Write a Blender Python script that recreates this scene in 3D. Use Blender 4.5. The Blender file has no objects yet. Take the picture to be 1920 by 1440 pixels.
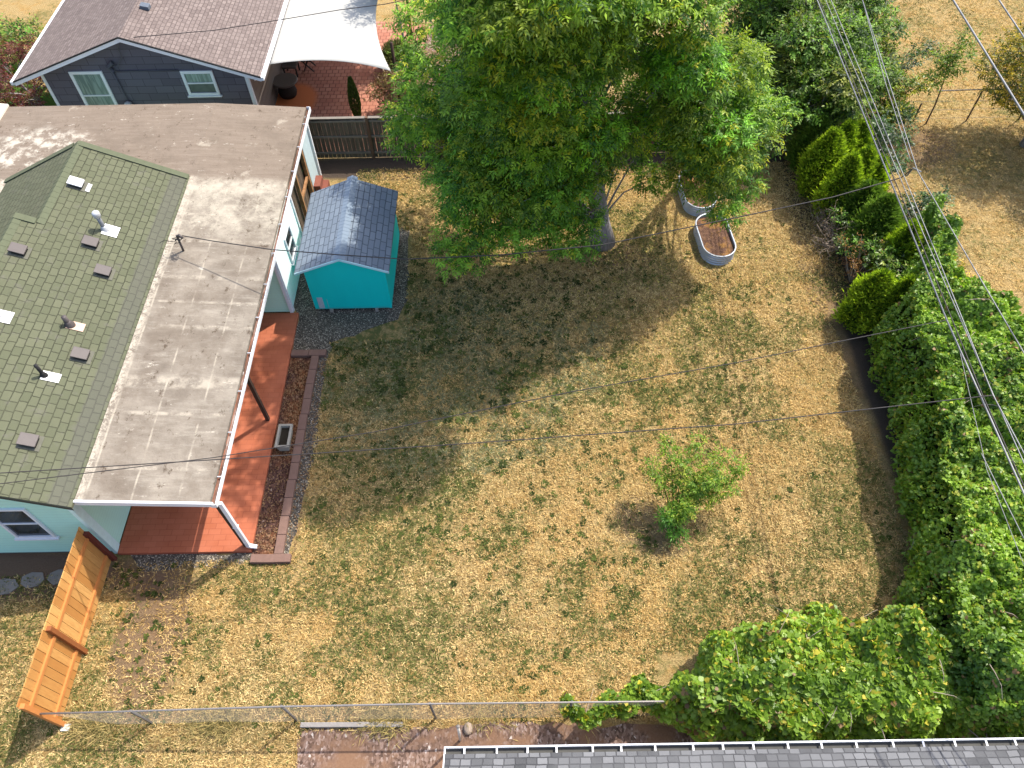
import bpy, bmesh, math, random
import numpy as np
from mathutils import Matrix, Vector
random.seed(7); rng = np.random.default_rng(11)
sc = bpy.context.scene
COL = sc.collection
# ------------------------------------------------------------------ camera
CR = ((0.99985332, -0.01226422, -0.01195494), (-0.01693767, -0.81154291, -0.58404728), (-0.00253906, 0.58416410, -0.81163160))
CAMZ, FPX = 17.2, 1430.0
cd = bpy.data.cameras.new("Camera"); cam = bpy.data.objects.new("Camera", cd); COL.objects.link(cam)
r_, d_, f_ = CR
cam.matrix_world = Matrix(((r_[0], -d_[0], -f_[0], 0), (r_[1], -d_[1], -f_[1], 0), (r_[2], -d_[2], -f_[2], CAMZ), (0, 0, 0, 1)))
cd.sensor_width = 36; cd.lens = 36 * FPX / 1920; cd.clip_end = 2000
sc.camera = cam
# ------------------------------------------------------------------ light
SUN = Vector((.53, .45, 1.0)).normalized()
w = bpy.data.worlds.new("World"); sc.world = w; w.use_nodes = True
nt = w.node_tree; sky = nt.nodes.new('ShaderNodeTexSky'); sky.sky_type = 'NISHITA'; sky.sun_disc = False
sky.sun_elevation = math.asin(SUN.z); sky.sun_rotation = math.atan2(SUN.x, SUN.y)
sky.dust_density = 3.0; sky.ozone_density = .7; sky.air_density = .9
bg = nt.nodes['Background']; bg.inputs['Strength'].default_value = .15
nt.links.new(sky.outputs[0], bg.inputs[0])
sl = bpy.data.lights.new("Sun", 'SUN'); sl.energy = 2.8; sl.angle = math.radians(.5); sl.color = (1, .93, .82)
so = bpy.data.objects.new("Sun", sl); COL.objects.link(so); so.rotation_euler = SUN.to_track_quat('Z', 'Y').to_euler()
sc.view_settings.view_transform = 'Standard'; sc.view_settings.look = 'None'; sc.view_settings.gamma = 1
sc.view_settings.exposure = 1.14
sc.cycles.max_bounces = 6; sc.cycles.transparent_max_bounces = 6

# ------------------------------------------------------------------ node helpers
class NT:
    def __init__(s, name, rough=.8, spec=.3):
        s.m = bpy.data.materials.new(name); s.m.use_nodes = True; s.t = s.m.node_tree
        s.b = s.t.nodes['Principled BSDF']; s.b.inputs['Roughness'].default_value = rough
        s.b.inputs['Specular IOR Level'].default_value = spec
        s.obj = s.t.nodes.new('ShaderNodeTexCoord').outputs['Object']
    def n(s, ty, **kw):
        x = s.t.nodes.new(ty)
        for k, v in kw.items(): setattr(x, k, v)
        return x
    def l(s, a, b): s.t.links.new(a, b)
    def put(s, sock, v):
        if hasattr(v, 'is_linked') or hasattr(v, 'links'): s.l(v, sock)
        else:
            if isinstance(v, (tuple, list)) and len(v) == 3 and sock.type == 'RGBA': v = (*v, 1)
            sock.default_value = v
    def mapv(s, scale=(1, 1, 1), loc=(0, 0, 0), rot=(0, 0, 0), v=None):
        x = s.n('ShaderNodeMapping'); s.l(v or s.obj, x.inputs[0])
        x.inputs['Scale'].default_value = scale; x.inputs['Location'].default_value = loc; x.inputs['Rotation'].default_value = rot
        return x.outputs[0]
    def noise(s, scale=5, detail=4, rough=.6, v=None, dist=0):
        x = s.n('ShaderNodeTexNoise'); s.l(v or s.obj, x.inputs['Vector'])
        x.inputs['Scale'].default_value = scale; x.inputs['Detail'].default_value = detail
        x.inputs['Roughness'].default_value = rough; x.inputs['Distortion'].default_value = dist
        return x.outputs['Fac']
    def voro(s, scale=5, v=None, out='Color', feature='F1'):
        x = s.n('ShaderNodeTexVoronoi', feature=feature); s.l(v or s.obj, x.inputs['Vector']); x.inputs['Scale'].default_value = scale
        return x.outputs[out]
    def math(s, op, a, b=0.0, clamp=False):
        x = s.n('ShaderNodeMath', operation=op, use_clamp=clamp); s.put(x.inputs[0], a); s.put(x.inputs[1], b); return x.outputs[0]
    def rng(s, f, a, b, c=0.0, d=1.0):
        x = s.n('ShaderNodeMapRange', interpolation_type='SMOOTHSTEP'); s.put(x.inputs[0], f)
        for i, v in enumerate((a, b, c, d)): x.inputs[i + 1].default_value = v
        return x.outputs[0]
    def mix(s, f, a, b, mode='MIX'):
        x = s.n('ShaderNodeMix', data_type='RGBA', blend_type=mode)
        s.put(x.inputs[0], f); s.put(x.inputs[6], a); s.put(x.inputs[7], b); return x.outputs[2]
    def ramp(s, f, stops):
        x = s.n('ShaderNodeValToRGB'); s.l(f, x.inputs[0]); e = x.color_ramp.elements
        while len(e) < len(stops): e.new(.5)
        for el, (p, c) in zip(e, stops): el.position = p; el.color = (*c, 1)
        return x.outputs[0]
    def brick(s, v, c1, c2, mortar, bw, rh, ms=.01, off=.5, bias=0, smooth=.1):
        x = s.n('ShaderNodeTexBrick'); s.l(v, x.inputs['Vector']); x.offset = off
        for k, val in (('Color1', c1), ('Color2', c2), ('Mortar', mortar)): s.put(x.inputs[k], val)
        x.inputs['Scale'].default_value = 1; x.inputs['Mortar Size'].default_value = ms; x.inputs['Bias'].default_value = bias
        x.inputs['Brick Width'].default_value = bw; x.inputs['Row Height'].default_value = rh; x.inputs['Mortar Smooth'].default_value = smooth
        return x.outputs
    def bump(s, h, strength=.5, dist=.02):
        x = s.n('ShaderNodeBump'); s.put(x.inputs['Height'], h); x.inputs['Strength'].default_value = strength; x.inputs['Distance'].default_value = dist
        s.l(x.outputs[0], s.b.inputs['Normal'])
    def done(s, col): s.put(s.b.inputs['Base Color'], col); return s.m
    def blob(s, cx, cy, rx, ry, warp=1.0, ns=.7):
        """soft region mask on the ground, 1 inside"""
        v = s.mapv(scale=(1 / rx, 1 / ry, 0), loc=(-cx / rx, -cy / ry, 0))
        x = s.n('ShaderNodeVectorMath', operation='LENGTH'); s.l(v, x.inputs[0])
        a = s.math('ADD', x.outputs['Value'], s.math('MULTIPLY', s.math('SUBTRACT', s.noise(ns, 5, .65), .5), warp))
        return s.rng(a, .75, 1.1, 1, 0)

def flat(name, col, rough=.7, spec=.3, var=.15, ns=8, metal=0):
    m = NT(name, rough, spec); m.b.inputs['Metallic'].default_value = metal
    f = m.noise(ns, 5, .6)
    return m.done(m.mix(f, tuple(c * (1 - var) for c in col), tuple(min(1, c * (1 + var)) for c in col)))

# ------------------------------------------------------------------ mesh helpers
class MB:
    def __init__(s): s.v = []; s.f = []
    def box(s, x0, x1, y0, y1, z0, z1):
        b = len(s.v); s.v += [(x, y, z) for z in (z0, z1) for y in (y0, y1) for x in (x0, x1)]
        s.f += [tuple(b + i for i in q) for q in ((0, 2, 3, 1), (4, 5, 7, 6), (0, 1, 5, 4), (2, 6, 7, 3), (0, 4, 6, 2), (1, 3, 7, 5))]
        return s
    def prism(s, pts, vec):
        """closed polygon pts extruded by vec"""
        n = len(pts); b = len(s.v); s.v += [tuple(p) for p in pts] + [tuple(p[i] + vec[i] for i in range(3)) for p in pts]
        s.f.append(tuple(b + i for i in range(n))); s.f.append(tuple(b + n + i for i in reversed(range(n))))
        for i in range(n): j = (i + 1) % n; s.f.append((b + j, b + i, b + n + i, b + n + j))
        return s
    def bar(s, a, b, wd, ht, up=(0, 0, 1)):
        a = Vector(a); b = Vector(b); d = (b - a).normalized(); sd = d.cross(Vector(up)).normalized(); u = sd.cross(d)
        c = [a + sd * (wd / 2 * i) + u * (ht / 2 * j) for i, j in ((-1, -1), (1, -1), (1, 1), (-1, 1))]
        return s.prism([tuple(p) for p in c], tuple(b - a))
    def tube(s, pts, rad, n=6, cap=True):
        pts = [Vector(p) for p in pts]; k = len(pts); rs = rad if isinstance(rad, (list, tuple)) else [rad] * k
        b = len(s.v); ref = Vector((.13, .31, .94))
        for i, p in enumerate(pts):
            t = (pts[min(i + 1, k - 1)] - pts[max(i - 1, 0)]).normalized()
            a = t.cross(ref)
            if a.length < .1: a = t.cross(Vector((1, 0, 0)))
            a.normalize(); c = t.cross(a)
            for j in range(n):
                th = 2 * math.pi * j / n; s.v.append(tuple(p + (a * math.cos(th) + c * math.sin(th)) * rs[i]))
        for i in range(k - 1):
            for j in range(n):
                j2 = (j + 1) % n; s.f.append((b + i * n + j, b + i * n + j2, b + (i + 1) * n + j2, b + (i + 1) * n + j))
        if cap: s.f.append(tuple(b + j for j in reversed(range(n)))); s.f.append(tuple(b + (k - 1) * n + j for j in range(n)))
        return s
    def lathe(s, prof, cx=0, cy=0, n=24, sx=1, sy=1):
        b = len(s.v); k = len(prof)
        for r, z in prof:
            for j in range(n):
                th = 2 * math.pi * j / n; s.v.append((cx + r * sx * math.cos(th), cy + r * sy * math.sin(th), z))
        for i in range(k - 1):
            for j in range(n):
                j2 = (j + 1) % n; s.f.append((b + i * n + j, b + i * n + j2, b + (i + 1) * n + j2, b + (i + 1) * n + j))
        s.f.append(tuple(b + j for j in reversed(range(n)))); s.f.append(tuple(b + (k - 1) * n + j for j in range(n)))
        return s
    def quad(s, *p):
        b = len(s.v); s.v += [tuple(q) for q in p]; s.f.append(tuple(b + i for i in range(len(p)))); return s
    def build(s, name, mat, parent=None, smooth=False, bevel=0):
        me = bpy.data.meshes.new(name); me.from_pydata(s.v, [], s.f); me.materials.append(mat)
        bm = bmesh.new(); bm.from_mesh(me); bmesh.ops.recalc_face_normals(bm, faces=bm.faces)
        if bevel:
            bmesh.ops.bevel(bm, geom=[e for e in bm.edges if e.is_manifold], offset=bevel, segments=2, affect='EDGES', profile=.6)
        bm.to_mesh(me); bm.free()
        if smooth: me.polygons.foreach_set('use_smooth', [True] * len(me.polygons))
        o = bpy.data.objects.new(name, me); COL.objects.link(o); adopt(o, parent); return o

INV = {}
def adopt(o, parent):
    if parent is None: return
    o.parent = parent
    if parent.name in INV and not o.get('_local'): o.matrix_parent_inverse = INV[parent.name]
def tag(o, label=None, cat=None, group=None, kind=None):
    for k, v in (('label', label), ('category', cat), ('group', group), ('kind', kind)):
        if v: o[k] = v
    return o
def thing(name, loc, label, cat, group=None, local=False, rz=0):
    o = bpy.data.objects.new(name, None); COL.objects.link(o); o.location = loc; o.rotation_euler = (0, 0, rz); o.empty_display_size = .2
    if not local: INV[o.name] = (Matrix.Translation(loc) @ Matrix.Rotation(rz, 4, 'Z')).inverted()
    return tag(o, label, cat, group)
def struct(o): o['kind'] = 'structure'; return o
def copy_tree(o, parent=None):
    c = o.copy(); COL.objects.link(c)
    if parent: c.parent = parent
    for ch in list(o.children): copy_tree(ch, c)
    return c

# leaves --------------------------------------------------------------------
NARROW = np.array([(0, 0), (.4, .5), (1, 0), (.4, -.5)])
ROUND = np.array([(0, 0), (.2, .42), (.62, .5), (1, .05), (.62, -.5), (.2, -.42)])
def unit(a): return a / (np.linalg.norm(a, axis=1, keepdims=True) + 1e-9)
def leaf_mesh(name, P, D, Nn, L, W, C, mat, parent=None, tmpl=NARROW, fold=.25):
    n = len(P); D = unit(D); S = unit(np.cross(D, Nn)); U = np.cross(S, D); k = len(tmpl)
    L = np.broadcast_to(np.asarray(L, float), (n,)); W = np.broadcast_to(np.asarray(W, float), (n,))
    V = np.empty((n, k, 3), np.float32)
    for i, (a, b) in enumerate(tmpl):
        V[:, i] = P + D * (a * L)[:, None] + S * (b * W)[:, None] + U * ((abs(b) * fold * W) - (a * a * .15 * L))[:, None]
    me = bpy.data.meshes.new(name); me.vertices.add(n * k); me.vertices.foreach_set('co', V.ravel())
    me.loops.add(n * k); me.loops.foreach_set('vertex_index', np.arange(n * k, dtype=np.int32))
    me.polygons.add(n); me.polygons.foreach_set('loop_start', np.arange(0, n * k, k, dtype=np.int32))
    me.update(calc_edges=True)
    at = me.color_attributes.new('Col', 'FLOAT_COLOR', 'POINT')
    c4 = np.ones((n, k, 4), np.float32); c4[:, :, :3] = C[:, None, :]; at.data.foreach_set('color', c4.ravel())
    me.materials.append(mat); o = bpy.data.objects.new(name, me); COL.objects.link(o); adopt(o, parent); return o
def leaf_mat(name, trans=.42, rough=.5, spec=.35, boost=1.0):
    m = NT(name, rough, spec); a = m.n('ShaderNodeAttribute', attribute_name='Col').outputs['Color']
    m.done(a); tr = m.n('ShaderNodeBsdfTranslucent')
    g = m.n('ShaderNodeVectorMath', operation='MULTIPLY'); m.l(a, g.inputs[0]); g.inputs[1].default_value = (1.15 * boost, 1.25 * boost, .6 * boost)
    m.l(g.outputs[0], tr.inputs[0]); mx = m.n('ShaderNodeMixShader'); mx.inputs[0].default_value = trans
    m.l(m.b.outputs[0], mx.inputs[1]); m.l(tr.outputs[0], mx.inputs[2])
    m.l(mx.outputs[0], m.t.nodes['Material Output'].inputs[0]); return m.m
def rdir(n):
    v = rng.normal(size=(n, 3)); return unit(v)
def lat(x, y, s, seed=0):
    """smooth value noise 0..1"""
    r = np.random.default_rng(seed); T = r.random((64, 64)); u = (x * s) % 64; v = (y * s) % 64
    i = u.astype(int) % 64; j = v.astype(int) % 64; a = u - np.floor(u); b = v - np.floor(v); a = a * a * (3 - 2 * a); b = b * b * (3 - 2 * b)
    return (T[i, j] * (1 - a) + T[(i + 1) % 64, j] * a) * (1 - b) + (T[i, (j + 1) % 64] * (1 - a) + T[(i + 1) % 64, (j + 1) % 64] * a) * b
LEAF = leaf_mat('ash_leaf_green'); BRAM = leaf_mat('bramble_leaf_green', .35, .42, .4); CONI = leaf_mat('conifer_spray_green', .35, .7, .2)
GRASS = leaf_mat('dry_grass_blade', .2, .9, .05)

def mixc(a, b, t): return np.asarray(a)[None] * (1 - t[:, None]) + np.asarray(b)[None] * t[:, None]

def sprays(clumps, per, leaflets=7, llen=.12, lwid=.04, sp=.28, droop=.5, shell=.55):
    """compound leaves on ellipsoid clumps: (x,y,z,r,tint) -> arrays"""
    P = []; D = []; N = []; C = []; 
    for (cx, cy, cz, r, tint) in clumps:
        n = int(per * r * r); d = rdir(n); d[:, 2] = np.abs(d[:, 2]) * .9 - .35 * (rng.random(n) < .5) * np.abs(d[:, 2])
        rad = r * (shell + (1 - shell) * rng.random(n) ** .6) * (1 + .22 * rng.normal(size=n) * (rng.random(n) < .3))
        base = np.array([cx, cy, cz]) + d * rad[:, None] * np.array([1, 1, .85])
        ax = unit(d + .55 * rng.normal(size=(n, 3)) + np.array([0, 0, -droop])); up = unit(d * .5 + np.array([0, 0, 1]) + .35 * rng.normal(size=(n, 3)))
        sd = unit(np.cross(ax, up)); ln = sp * (.7 + .6 * rng.random(n))
        g = rng.random(n); col = tint(g, d)
        for k in range(leaflets):
            t = (k // 2 + 1) / (leaflets // 2 + 1) if k < leaflets - 1 else 1.0; s = (1 if k % 2 else -1) if k < leaflets - 1 else 0
            P.append(base + ax * (ln * t)[:, None]); D.append(unit(ax * (.55 if s else 1) + sd * s * .9 + .2 * rng.normal(size=(n, 3)) + np.array([0, 0, -.15])))
            N.append(unit(up + .25 * rng.normal(size=(n, 3)))); C.append(col * (.85 + .3 * rng.random((n, 1))))
    P = np.concatenate(P); D = np.concatenate(D); N = np.concatenate(N); C = np.concatenate(C)
    L = llen * (.75 + .5 * rng.random(len(P))); return P, D, N, L, lwid * (.8 + .4 * rng.random(len(P))), C
def tinter(dark, light, yellow=(.30, .34, .03), yf=0.0):
    def t(g, d):
        c = mixc(dark, light, g ** 1.3)
        k = rng.random(len(g)) < yf; c[k] = np.asarray(yellow) * (.7 + .6 * rng.random((k.sum(), 1)))
        return c
    return t
BARK = NT('grey_ridged_bark', .9, .15); f = BARK.noise(14, 6, .7, BARK.mapv((1, 1, .18)))
BARK.bump(f, .9, .05); BARK = BARK.done(BARK.ramp(f, [(.3, (.15, .13, .125)), (.6, (.36, .33, .32)), (.8, (.48, .45, .44))]))
TWIG = flat('brown_twig', (.14, .10, .07), .9, .1, .3)
DEADTWIG = flat('dead_grey_twig', (.34, .28, .23), .9, .1, .25)

def tree(name, base, label, cat, clumps, per, lean=(0, 0), trunk_r=.2, trunk_top=None, limbs=True, group=None, leafargs={}, mat=LEAF, bark=BARK, twigs=0, sticks=None):
    t = thing(name, (base[0], base[1], 0), label, cat, group)
    top = trunk_top or (sum(c[0] for c in clumps) / len(clumps), sum(c[1] for c in clumps) / len(clumps), max(c[2] for c in clumps) * .85)
    B = Vector((base[0], base[1], -.05)); T = Vector(top); m = MB()
    mid = B.lerp(T, .35) + Vector((B.x * 0 + lean[0], lean[1], 0)); path = []
    for i in range(9):
        u = i / 8; path.append(B * (1 - u) ** 2 + mid * 2 * u * (1 - u) + T * u * u)
    rr = [trunk_r * (1.35 if i == 0 else 1) * (1 - .85 * i / 8) for i in range(9)]
    m.tube(path, rr, 10)
    if limbs:
        for (cx, cy, cz, r, _) in clumps:
            c = Vector((cx, cy, cz)); u = min(.95, max(.15, (cz - B.z - .3 * (c.xy - T.xy).length) / max(.5, T.z)))
            i = int(u * 8); s = path[i]; mm = s.lerp(c, .5) + Vector((random.uniform(-.1, .1), random.uniform(-.1, .1), .12 * (c - s).length))
            r0 = min(rr[i] * .45, .012 + .022 * r + .006 * (c - s).length)
            m.tube([s, s.lerp(mm, .55) + Vector((0, 0, .05)), mm, mm.lerp(c, .6), c + (c - mm) * .1], [r0, r0 * .8, r0 * .6, r0 * .4, r0 * .12], 5)
            for q in range(twigs):
                d = Vector(rdir(1)[0]) * r * 1.05; d.z = abs(d.z) * .6
                m.tube([c, c + d * .5 + Vector((0, 0, .05)), c + d], [.012, .009, .003], 3)
    m.build('trunk', bark, t, True)
    P, D, N, L, W, C = sprays(clumps, per, **leafargs)
    leaf_mesh('crown', P, D, N, L, W, C, mat, t)
    return t

# ================================================================== GROUND
g = NT('dry_lawn_earth', .95, .1)
patch = g.noise(.45, 4, .6); tuft = g.noise(5, 6, .75, dist=.4); fine = g.noise(28, 5, .8); mid = g.noise(1.8, 5, .7)
straw = g.mix(g.rng(fine, .3, .7), (.14, .09, .04), (.54, .40, .18))
straw = g.mix(g.rng(mid, .45, .65, 0, .55), straw, (.36, .20, .055))
green = g.mix(fine, (.05, .06, .02), (.17, .18, .06))
gf = g.math('MULTIPLY', g.rng(g.math('ADD', g.math('MULTIPLY', patch, .5), g.math('MULTIPLY', tuft, .6)), .52, .66), .75)
shady = g.blob(-1.2, 12.6, 5.6, 3.8, .5)  # greener, darker grass tone laid to coincide with the tree's cast shadow
gf = g.math('ADD', gf, g.math('MULTIPLY', shady, g.rng(tuft, .38, .6, .1, .7)), True)
col = g.mix(gf, straw, green)
dirtc = g.mix(fine, (.08, .05, .035), (.22, .145, .10))
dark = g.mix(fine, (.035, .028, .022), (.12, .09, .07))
for (bx, by, rx, ry, wp, kk) in ((-8.3, 5.6, .9, 2.0, .9, .75), (-9, 7.0, .9, .5, .4, .6), (-13, 7.0, 4, .75, .3, 1), (3.4, 8.1, 1.0, 1.0, .9, .5), (3.3, 17.2, 1.2, .7, .6, .7), (9.6, 15.8, .8, 5, .5, .6), (13.2, 22.6, 2.8, 1.6, .5, .7)):
    col = g.mix(g.math('MULTIPLY', g.blob(bx, by, rx, ry, wp), kk), col, dirtc)
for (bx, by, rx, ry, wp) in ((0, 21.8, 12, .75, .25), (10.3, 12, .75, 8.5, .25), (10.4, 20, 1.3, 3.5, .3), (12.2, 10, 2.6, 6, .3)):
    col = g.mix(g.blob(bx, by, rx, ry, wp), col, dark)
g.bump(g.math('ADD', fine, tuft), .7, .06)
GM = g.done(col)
me = MB(); me.quad((-300, -300, 0), (300, -300, 0), (300, 400, 0), (-300, 400, 0))
struct(me.build('ground', GM))

def sheet(name, pts, z, mat, jag=.0, seg=.25, kind='structure'):
    out = []
    for i, p in enumerate(pts):
        q = pts[(i + 1) % len(pts)]; d = math.hypot(q[0] - p[0], q[1] - p[1]); n = max(1, int(d / seg)) if jag else 1
        for k in range(n):
            t = k / n; j = jag if k else 0
            out.append((p[0] * (1 - t) + q[0] * t + random.uniform(-j, j), p[1] * (1 - t) + q[1] * t + random.uniform(-j, j), z))
    m = MB(); m.v = out; m.f = [tuple(range(len(out)))]; o = m.build(name, mat); o['kind'] = kind; return o
gr = NT('grey_gravel', .9, .2); vc = gr.voro(34); f = gr.n('ShaderNodeSeparateColor'); gr.l(vc, f.inputs[0]); vd = gr.voro(34, out='Distance')
gc = gr.ramp(f.outputs[0], [(0, (.05, .044, .034)), (.5, (.15, .132, .104)), (.8, (.24, .215, .17)), (1, (.5, .46, .38))])
gr.bump(vd, -.9, .02); GRAVEL = gr.done(gr.mix(gr.rng(vd, .3, .75), gc, (.05, .045, .04)))
sheet('gravel', [(-6.6, 15.4), (-6.55, 20.3), (-6.0, 20.5), (-6.0, 18.8), (-3.3, 18.7), (-3.15, 15.6), (-3.4, 14.8), (-4.12, 14.5), (-5.2, 14.0), (-5.3, 12.86), (-5.25, 11.77), (-5.22, 10.09), (-5.35, 9.1), (-5.45, 7.25), (-9.0, 7.1), (-9.3, 7.5), (-6.37, 7.5), (-5.65, 7.45), (-5.65, 13.45), (-6.37, 13.5), (-6.37, 15.0)], .008, GRAVEL, .07)
mu = NT('dark_bark_mulch', .95, .1); vv = mu.voro(30, mu.mapv((1, .6, 1), rot=(0, 0, .5))); sp = mu.n('ShaderNodeSeparateColor'); mu.l(vv, sp.inputs[0])
mu.bump(mu.voro(30, out='Distance'), -1, .03)
MULCH = mu.done(mu.mix(mu.rng(mu.noise(.9, 4), .4, .65), mu.ramp(sp.outputs[0], [(0, (.03, .018, .014)), (.6, (.075, .038, .032)), (.96, (.13, .075, .058)), (1, (.28, .21, .17))]),
                      mu.ramp(sp.outputs[0], [(0, (.06, .025, .012)), (.6, (.19, .08, .035)), (1, (.33, .19, .10))])))
sheet('mulch_bed', [(-6.36, 7.42), (-5.75, 7.42), (-5.75, 13.4), (-6.36, 13.4)], .03, MULCH)
bk = NT('reddish_bark_chips', .95, .1); vv = bk.voro(26, bk.mapv((1, .7, 1), rot=(0, 0, .9))); sp = bk.n('ShaderNodeSeparateColor'); bk.l(vv, sp.inputs[0])
bk.bump(bk.voro(26, out='Distance'), -1, .03)
chips = bk.ramp(sp.outputs[0], [(0, (.07, .045, .035)), (.55, (.16, .105, .082)), (.9, (.26, .185, .155)), (.98, (.33, .27, .24)), (1, (.6, .56, .52))])
BCH = bk.done(bk.mix(bk.rng(bk.noise(1.2, 4), .42, .62), chips, bk.mix(bk.noise(25, 5, .7), (.12, .065, .04), (.27, .165, .105))))
sheet('bark_path', [(-4.6, 3.55), (-2.4, 3.55), (0, 3.6), (2, 3.5), (4.5, 3.4), (9, 3.3), (9, 1.2), (-4.4, 1.2), (-4.55, 2.3)], .006, BCH, .07)
ow = NT('brick_patio_red', .85, .25)
bo = ow.brick(ow.mapv((1, 1, 1)), (.47, .17, .09), (.54, .21, .12), (.35, .12, .07), .30, .15, .007)
wz = ow.noise(1.3, 5, .6); pc = ow.mix(ow.rng(wz, .35, .7, 0, .5), bo['Color'], (.62, .26, .16))
pc = ow.mix(ow.math('MULTIPLY', ow.noise(30, 4, .7), .35), pc, (.36, .12, .07)); ow.bump(bo['Fac'], -.3, .01); PATIO = ow.done(ow.mix(1.0, pc, (.80, .66, .60), 'MULTIPLY'))
struct(MB().box(-9.58, -6.37, 7.5, 15.06, -.1, .1).build('patio', PATIO, bevel=.012))
nb = NT('worn_brick_pavers', .85, .2)
bo = nb.brick(nb.mapv((1, 1, 1)), (.36, .15, .10), (.45, .22, .15), (.15, .055, .04), .24, .24, .016, .5)
pc = nb.mix(nb.rng(nb.noise(1.5, 5, .6), .4, .65, 0, .6), bo['Color'], (.30, .12, .08)); pc = nb.mix(nb.blob(-8.2, 25.8, .9, 1.2, .3), pc, (.55, .17, .06))
nb.bump(bo['Fac'], -.3, .01)
sheet('neighbour_patio', [(-9.0, 22.6), (-4.4, 22.6), (-4.0, 26), (-3.2, 31), (-9, 32)], .03, nb.done(pc))
sheet('garden_soil', [(-4.4, 22.5), (-.5, 22.5), (-.5, 31), (-3.2, 31), (-4.0, 26)], .012, BCH, .1)
lg = flat('green_side_lawn', (.06, .13, .02), .95, .1, .5, 20)
sheet('side_lawn', [(-25, 21.8), (-15.8, 21.8), (-15.8, 25.5), (-19, 27.5), (-25, 28)], .008, lg, .15)
fs = flat('flagstone_grey', (.20, .18, .165), .9, .2, .25, 6)
for i, (x, y, rx, ry) in enumerate(((-12.05, 6.75, .33, .22), (-11.45, 6.9, .3, .22), (-10.85, 6.98, .25, .2), (-12.6, 6.5, .28, .25))):
    m = MB(); m.prism([(x + rx * math.cos(a) * random.uniform(.85, 1.1), y + ry * math.sin(a) * random.uniform(.85, 1.1), .0) for a in [k * math.pi / 3.5 for k in range(7)]], (0, 0, .035))
    tag(m.build('flagstone', fs), ['grey flagstone half cut off by the left edge, in the house shadow', 'grey flagstone in the middle of the short row behind the cedar fence', 'grey flagstone nearest the tall cedar fence in the house shadow', 'grey flagstone outside the row at the left'][i], 'flagstone', 'flagstones beside the mint house')
# ================================================================== BUILDING MATERIALS
WHITE = flat('white_trim_paint', (.72, .74, .78), .5, .4, .06)
DARK = flat('dark_soffit', (.03, .03, .03), .9, .1)
GLASS = NT('window_glass_dark', .08, .6); GLASS = GLASS.done(GLASS.mix(GLASS.rng(GLASS.noise(1.5, 2), .4, .6), (.018, .024, .03), (.05, .065, .075)))
CURT = NT('window_glass_blind', .2, .5); CURT = CURT.done(CURT.mix(CURT.rng(CURT.noise(3, 2, .5, CURT.mapv((6, 1, .6))), .4, .6), (.14, .20, .18), (.24, .32, .29)))
def siding(name, c, ax='z', h=.11, var=.06, rough=.55):
    m = NT(name, rough, .35); sp = m.n('ShaderNodeSeparateXYZ'); m.l(m.obj, sp.inputs[0])
    z = m.math('FRACT', m.math('MULTIPLY', sp.outputs[{'x': 0, 'y': 1, 'z': 2}[ax]], 1 / h))
    f = m.noise(2.5, 4, .6, m.mapv((1, 1, .3)))
    col = m.mix(f, tuple(k * (1 - var) for k in c), tuple(min(1, k * (1 + var)) for k in c))
    col = m.mix(m.rng(z, .0, .1, .45, 0), col, tuple(k * .45 for k in c))
    m.bump(m.math('SUBTRACT', 1.0, z), .8, .03); return m.done(col)
MINT = siding('mint_lap_siding', (.46, .76, .64), h=.13); MINTV = siding('pale_mint_siding', (.50, .78, .64), h=.1)
GREYW = NT('slate_shingle_siding', .7, .25); bo = GREYW.brick(GREYW.mapv((1, 1, 1), rot=(math.radians(90), 0, 0)), (.095, .085, .11), (.125, .115, .145), (.045, .042, .055), .62, .27, .008)
GREYW.bump(bo['Fac'], -.6, .02); GREYW = GREYW.done(bo['Color'])
BRWNW = siding('grey_brown_wall', (.17, .145, .13), h=.27)
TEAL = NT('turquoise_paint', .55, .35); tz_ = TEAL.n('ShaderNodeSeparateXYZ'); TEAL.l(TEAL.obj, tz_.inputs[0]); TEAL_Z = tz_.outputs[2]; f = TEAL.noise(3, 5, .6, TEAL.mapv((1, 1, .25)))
TEAL = TEAL.done(TEAL.mix(TEAL.math('MULTIPLY', TEAL.rng(TEAL.math('ADD', TEAL_Z, TEAL.math('MULTIPLY', TEAL.noise(9, 4), .12)), .14, .30, 1, 0), .45), TEAL.mix(f, (.0, .60, .58), (.0, .70, .66)), (.12, .20, .17)))
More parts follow.
